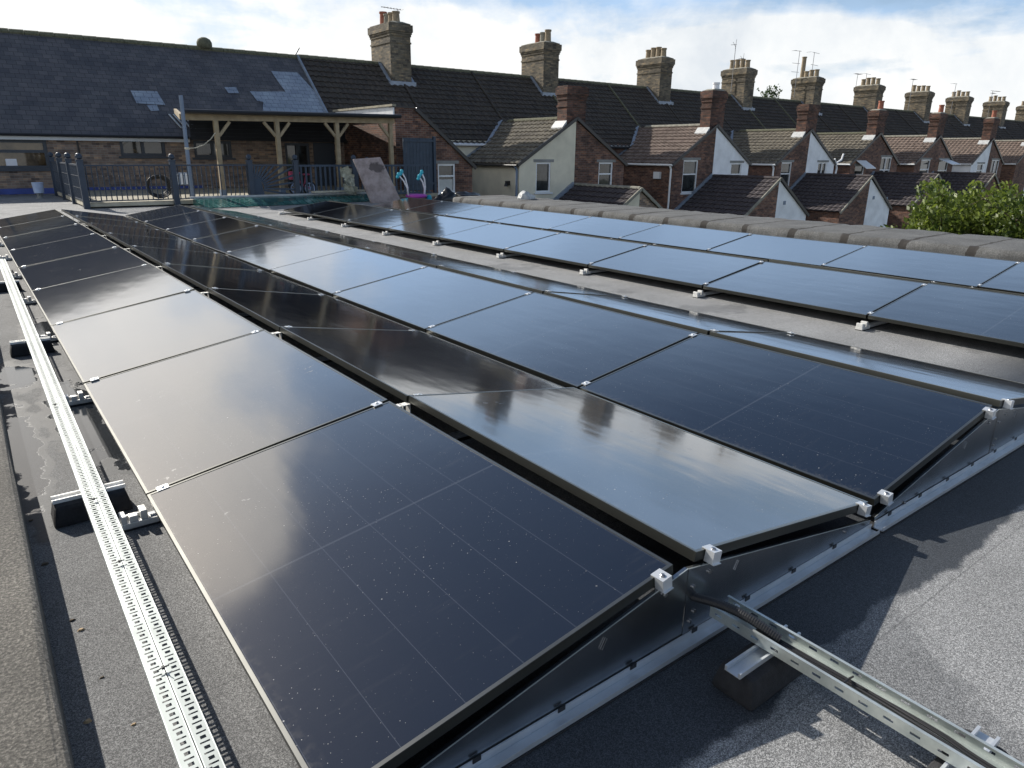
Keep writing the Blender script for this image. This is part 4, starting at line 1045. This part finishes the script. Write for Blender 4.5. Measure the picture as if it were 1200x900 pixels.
for k in range(16):
    m_a=random.uniform(0,6.28); x=8.98+random.uniform(-.10,.10); y=19.0+random.uniform(-.1,.1); z=random.uniform(.28,.95-abs(x-8.9)*1.6); d=[random.uniform(-.14,.14) for _ in range(8)]
    m.poly([(x-.13,y+d[0],z-.10+d[1]*.5),(x+.10,y+d[2],z-.14),(x+.14,y+d[3],z+.08+d[4]*.5),(x+.0,y+d[5],z+.17),(x-.15,y+d[6],z+.06)])
m.build('crumpled_cloth',M['cloth'],smooth=False,recalc=False,label='pale green and white cloth heaped behind the leaning mattress',cat='cloth')
# upturned toy with curved legs
ty=thing('toy_table',(10.5,18,0),'upturned plastic toy with magenta base, white curved legs and cyan tips','toy')
m=MB(); 
pts=[(10.3,17.9,.22),(10.95,17.8,.20),(11.0,18.2,.20),(10.35,18.3,.22)]
m.lathe((10.66,18.05,.12),[(.24,0),(.31,.03),(.33,.08),(.27,.11),(.15,.11)],18); m.build('tray_top',M['magenta'],ty,smooth=True)
for (bx_,by_,tx,tz,sg) in ((10.33,17.95,10.02,.80,-1),(10.42,18.15,10.24,.88,-1),(10.88,17.95,10.72,.74,1),(10.98,18.1,10.90,.86,1)):
    dx=tx-bx_; pts=[(bx_,by_,.2),(bx_+dx*.25+.05,by_,.2+(tz-.2)*.35),(bx_+dx*.65+.06,by_,.2+(tz-.2)*.7),(tx,by_,tz)]
    m=MB(); m.tube(pts,.022,8); lg=m.build('leg',M['white_pl'],ty,smooth=True)
    m=MB(); m.lathe((tx,by_,tz-.05),[(.03,0),(.055,.03),(.05,.09),(.03,.12)],8); m.lathe((tx-.04,by_,tz-.10),[(.03,0),(.05,.03),(.03,.08)],8); m.build('cyan_tip',M['cyan'],lg)
m=MB(); m.lathe((11.05,17.95,.0),[(.07,0),(.09,.1),(.05,.2)],10); m.build('cyan_tip',M['cyan'],ty)
# black sacks and rubble at the far parapet end
def heap(name,c,sx,sy,sz,mat,label,cat,seed):
    r=random.Random(seed); b=bmesh.new(); bmesh.ops.create_icosphere(b,subdivisions=3,radius=1)
    for v in b.verts:
        d=1+.18*math.sin(v.co.x*5+seed)+.12*math.sin(v.co.y*9+seed*2)+.10*math.sin(v.co.z*8+v.co.x*6)
        v.co=Vector((v.co.x*sx*d,v.co.y*sy*d,max(-.02,v.co.z*sz*d)))
    me=bpy.data.meshes.new(name); b.to_mesh(me); b.free(); me.materials.append(M[mat]); o=bpy.data.objects.new(name,me); COL.objects.link(o); o.location=c; tag(o,label,cat)
    for p in me.polygons: p.use_smooth=True
heap('refuse_sack',(11.25,17.3,.0),.40,.3,.34,'bag','shiny black refuse sack beside the upturned toy, left one','sack',1)
heap('refuse_sack',(11.9,17.2,.0),.50,.3,.30,'bag','flattened black refuse sack beside the parapet end, right one','sack',4)
heap('rubble_lump',(12.9,14.3,-.0),.01,.01,.01,'concrete','tiny lump of rubble beyond the parapet','rubble',6) if False else None
m=MB(); 
# lump of broken coping on the parapet
heap('broken_coping',(10.3,12.3,.40),.22,.16,.16,'lead_white','pale lump of broken coping lying on the parapet','rubble',9)
# teal sheet rooflight between array and deck
tl=thing('rooflight_strip',(7,19,0),'low strip of teal translucent roofing sheet at the foot of the deck railing','rooflight')
m=MB(); m.hexa([(4.6,18.35,.012),(10.2,18.9,.012),(10.2,19.55,.012),(4.6,19.5,.012),(4.6,18.35,.02),(10.2,18.9,.02),(10.2,19.55,.20),(4.6,19.5,.20)]); m.build('teal_sheet',M['teal'],tl)
m=MB(); m.bar((4.55,19.55,.22),(10.25,19.6,.22),.10,.05); m.build('edge_flashing',M['lead_white'],tl)
m=MB(); m.bar((7.9,19.3,.30),(9.6,19.45,.30),.16,.05); m.build('plank',M['deckboard'],label='pale plank lying along the top of the teal roof strip',cat='plank')
# ------------------------------------------------------------------ vegetation
def foliage(mb,c,rx,ry,rz,n,size,rnd,shell=.55):
    for _ in range(n):
        while True:
            p=Vector((rnd.uniform(-1,1),rnd.uniform(-1,1),rnd.uniform(-1,1)))
            if shell<p.length<1: break
        q=Vector((c[0]+p.x*rx,c[1]+p.y*ry,c[2]+p.z*rz))
        a=Vector((rnd.gauss(0,1),rnd.gauss(0,1),rnd.gauss(0,1))).normalized(); b=a.orthogonal().normalized(); cc=a.cross(b)
        s=size*rnd.uniform(.6,1.4)
        mb.poly([q-b*s*.9,q+cc*s*.45-b*.1*s,q+b*s,q-cc*s*.45-b*.1*s])
def shrub(name,base,height,clumps,n,size,mat,label,cat,seed,trunk_h):
    r=random.Random(seed); t=thing(name,base,label,cat)
    m=MB(); bz=base[2]
    m.tube([base,(base[0]+.1,base[1],bz+trunk_h*.5),(base[0],base[1]+.1,bz+trunk_h)],[.16,.12,.07],8)
    f=MB()
    for (dx,dy,dz,rr) in clumps:
        c=(base[0]+dx,base[1]+dy,bz+dz); m.tube([(base[0],base[1],bz+trunk_h*.5),(base[0]+dx*.5,base[1]+dy*.5,bz+dz*.7),c],[.07,.045,.015],6)
        foliage(f,c,rr,rr,rr*.85,int(n*rr*rr),size,r)
        for k in range(3):
            a=r.uniform(0,6.28); e=(c[0]+math.cos(a)*rr*1.15,c[1]+math.sin(a)*rr*1.15,c[2]+rr*r.uniform(.3,1.1)); m.tube([c,e],[.015,.005],5); foliage(f,e,rr*.28,rr*.28,rr*.3,int(n*rr*rr*.07),size,r,0)
    m.build('trunk',M['bark'],t); f.build('crown',M[mat],t,recalc=False)
r=random.Random(3)
cl=[]
for k in range(54):
    a=r.uniform(-1,1); b=r.uniform(-1,1)
    cl.append((a*1.7,b*2.9,1.95+r.uniform(0,1.9)*(1-max(b,0)*.40)+.4*r.random(),r.uniform(.5,.85)))
shrub('leafy_bush',(18.2,3.6,-3.44),4.5,cl,2100,.060,'leaf','large sunlit green leafy bush beyond the parapet at the right','bush',5,2.2)
def sm(x,y,h,seed,label):
    r=random.Random(seed); cl=[(r.uniform(-1.2,1.2),r.uniform(-1,1),h-r.uniform(.3,2.2),r.uniform(.6,1.0)) for _ in range(9)]
    shrub('distant_tree',(x,y,-3.44),h,cl,160,.13,'leaf_dark',label,'tree',seed,h*.8)
sm(61.2,40,10.7,11,'dark tree top showing above the ridge between the third and fourth ridge chimneys')
sm(60.5,43,10.4,12,'small spiky tree top just above the ridge right of the third ridge chimney')
# ------------------------------------------------------------------ sky, sun
SUN_EL=32.5; SUN_AZ=-15.0   # azimuth from +Y towards +X
w=bpy.data.worlds.new('World'); scene.world=w; w.use_nodes=True; nt=w.node_tree; nt.nodes.clear()
class WT(NT):
    def __init__(s): s.t=nt
t=WT(); out=t.n('ShaderNodeOutputWorld')
sky=t.n('ShaderNodeTexSky',sky_type='NISHITA'); sky.sun_disc=False; sky.sun_elevation=R(SUN_EL); sky.sun_rotation=R(SUN_AZ); sky.air_density=1.0; sky.dust_density=.6; sky.ozone_density=1.5; sky.altitude=30
bg=t.n('ShaderNodeBackground'); t.l(sky.outputs[0],bg.inputs[0]); bg.inputs[1].default_value=.062
tc=t.n('ShaderNodeTexCoord').outputs['Generated']; sp=t.sep(tc)
zc=t.math('MAXIMUM',sp[2],0.0); den=t.math('ADD',zc,.16)
cb=t.n('ShaderNodeCombineXYZ'); t.l(t.math('DIVIDE',sp[0],den),cb.inputs[0]); t.l(t.math('DIVIDE',sp[1],den),cb.inputs[1])
pl=cb.outputs[0]
n1=t.noise(pl,.85,8,.58,dist=.25)
n2=t.noise(tc,9,7,.6,dist=.2)
# cover: full near the horizon, broken higher up, with a clear gap low in the right half
el=zc
cover=t.ramp(el,(0.0,.74),(.12,.70),(.18,.46),(.30,.40),(.46,.16),(.60,-.1),(1.0,-.1))
# azimuth term: more cloud towards -X (left) 
lft=t.math('MULTIPLY',t.math('SUBTRACT',t.math('MULTIPLY',sp[1],.5),t.math('MULTIPLY',sp[0],.9)),.60)
v=t.math('ADD',t.math('ADD',cover,t.math('MULTIPLY',t.math('SUBTRACT',n1,.5),1.5)),t.math('MULTIPLY',lft,t.ramp(el,(.13,0.0),(.20,1.0))))
v=t.math('ADD',v,t.math('MULTIPLY',t.math('SUBTRACT',n2,.5),.45))
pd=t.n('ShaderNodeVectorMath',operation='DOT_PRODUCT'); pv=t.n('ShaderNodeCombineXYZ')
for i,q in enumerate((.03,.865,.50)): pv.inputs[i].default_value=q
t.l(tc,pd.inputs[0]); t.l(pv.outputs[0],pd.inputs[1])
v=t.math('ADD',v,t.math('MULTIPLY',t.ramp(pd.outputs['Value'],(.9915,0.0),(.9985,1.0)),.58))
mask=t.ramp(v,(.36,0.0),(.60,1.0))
veil=t.math('MULTIPLY',t.ramp(el,(.08,.55),(.17,.55),(.26,.95),(.38,.85),(.47,.35),(.56,.0)),t.ramp(t.noise(pl,1.7,5,.55),(.32,.45),(.62,1.0)))
shade=t.math('ADD',t.math('MULTIPLY',n2,.6),t.math('MULTIPLY',t.noise(tc,3.5,6,.6),.4))
cc=t.ramp(shade,(.36,(.74,.79,.84)),(.47,(.88,.91,.93)),(.58,(.99,.995,.985)))
bc=t.n('ShaderNodeBackground'); 
sv=t.n('ShaderNodeCombineXYZ'); 
for i,q in enumerate((math.sin(R(SUN_AZ))*math.cos(R(SUN_EL)),math.cos(R(SUN_AZ))*math.cos(R(SUN_EL)),math.sin(R(SUN_EL)))): sv.inputs[i].default_value=q
dp=t.n('ShaderNodeVectorMath',operation='DOT_PRODUCT'); t.l(tc,dp.inputs[0]); t.l(sv.outputs[0],dp.inputs[1])
glow=t.math('POWER',t.math('MAXIMUM',dp.outputs['Value'],0.0),14)
cc=t.mix(t.math('MULTIPLY',glow,.8,clamp=True),cc,(1.0,.86,.72)); t.l(cc,bc.inputs[0])
t.l(t.math('ADD',.68,t.math('MULTIPLY',glow,1.0)),bc.inputs[1])
bv=t.n('ShaderNodeBackground'); bv.inputs[0].default_value=(.50,.70,1.0,1); bv.inputs[1].default_value=.80
mv=t.n('ShaderNodeMixShader'); t.l(veil,mv.inputs[0]); t.l(bg.outputs[0],mv.inputs[1]); t.l(bv.outputs[0],mv.inputs[2])
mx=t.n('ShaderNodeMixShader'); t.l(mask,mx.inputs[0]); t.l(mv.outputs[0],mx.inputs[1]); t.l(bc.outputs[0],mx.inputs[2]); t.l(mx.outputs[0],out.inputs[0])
sd=bpy.data.lights.new('sun','SUN'); sd.energy=4.2; sd.angle=R(.5); sd.color=(1,.95,.87); so=bpy.data.objects.new('sun',sd); COL.objects.link(so)
S=Vector((math.sin(R(SUN_AZ))*math.cos(R(SUN_EL)),math.cos(R(SUN_AZ))*math.cos(R(SUN_EL)),math.sin(R(SUN_EL))))
so.rotation_euler=S.to_track_quat('Z','Y').to_euler(); so.location=(-10,20,15)
# ------------------------------------------------------------------ camera
f,X,Y,Z,pi,ya,ro=821.36,-0.3765,-1.1134,1.4141,0.3128,0.6493,0.0093
fw=Vector((math.sin(ya)*math.cos(pi),math.cos(ya)*math.cos(pi),-math.sin(pi))); rr=fw.cross(Vector((0,0,1))).normalized(); uu=rr.cross(fw)
c,s=math.cos(ro),math.sin(ro); rr,uu=c*rr+s*uu,-s*rr+c*uu
cam=bpy.data.cameras.new('camera'); co=bpy.data.objects.new('camera',cam); COL.objects.link(co)
Mx=Matrix((rr,uu,-fw)).transposed().to_4x4(); Mx.translation=Vector((X,Y,Z)); co.matrix_world=Mx
cam.sensor_fit='HORIZONTAL'; cam.sensor_width=36; cam.lens=36*f/1200; cam.shift_x=6/1200; cam.shift_y=-4/1200
cam.clip_start=.02; cam.clip_end=2000; scene.camera=co
vs=scene.view_settings; vs.view_transform='Standard'; vs.look='None'; vs.exposure=0.63; vs.gamma=1; vs.use_curve_mapping=False
for o in bpy.data.objects:
    if '_w' in o: del o['_w']
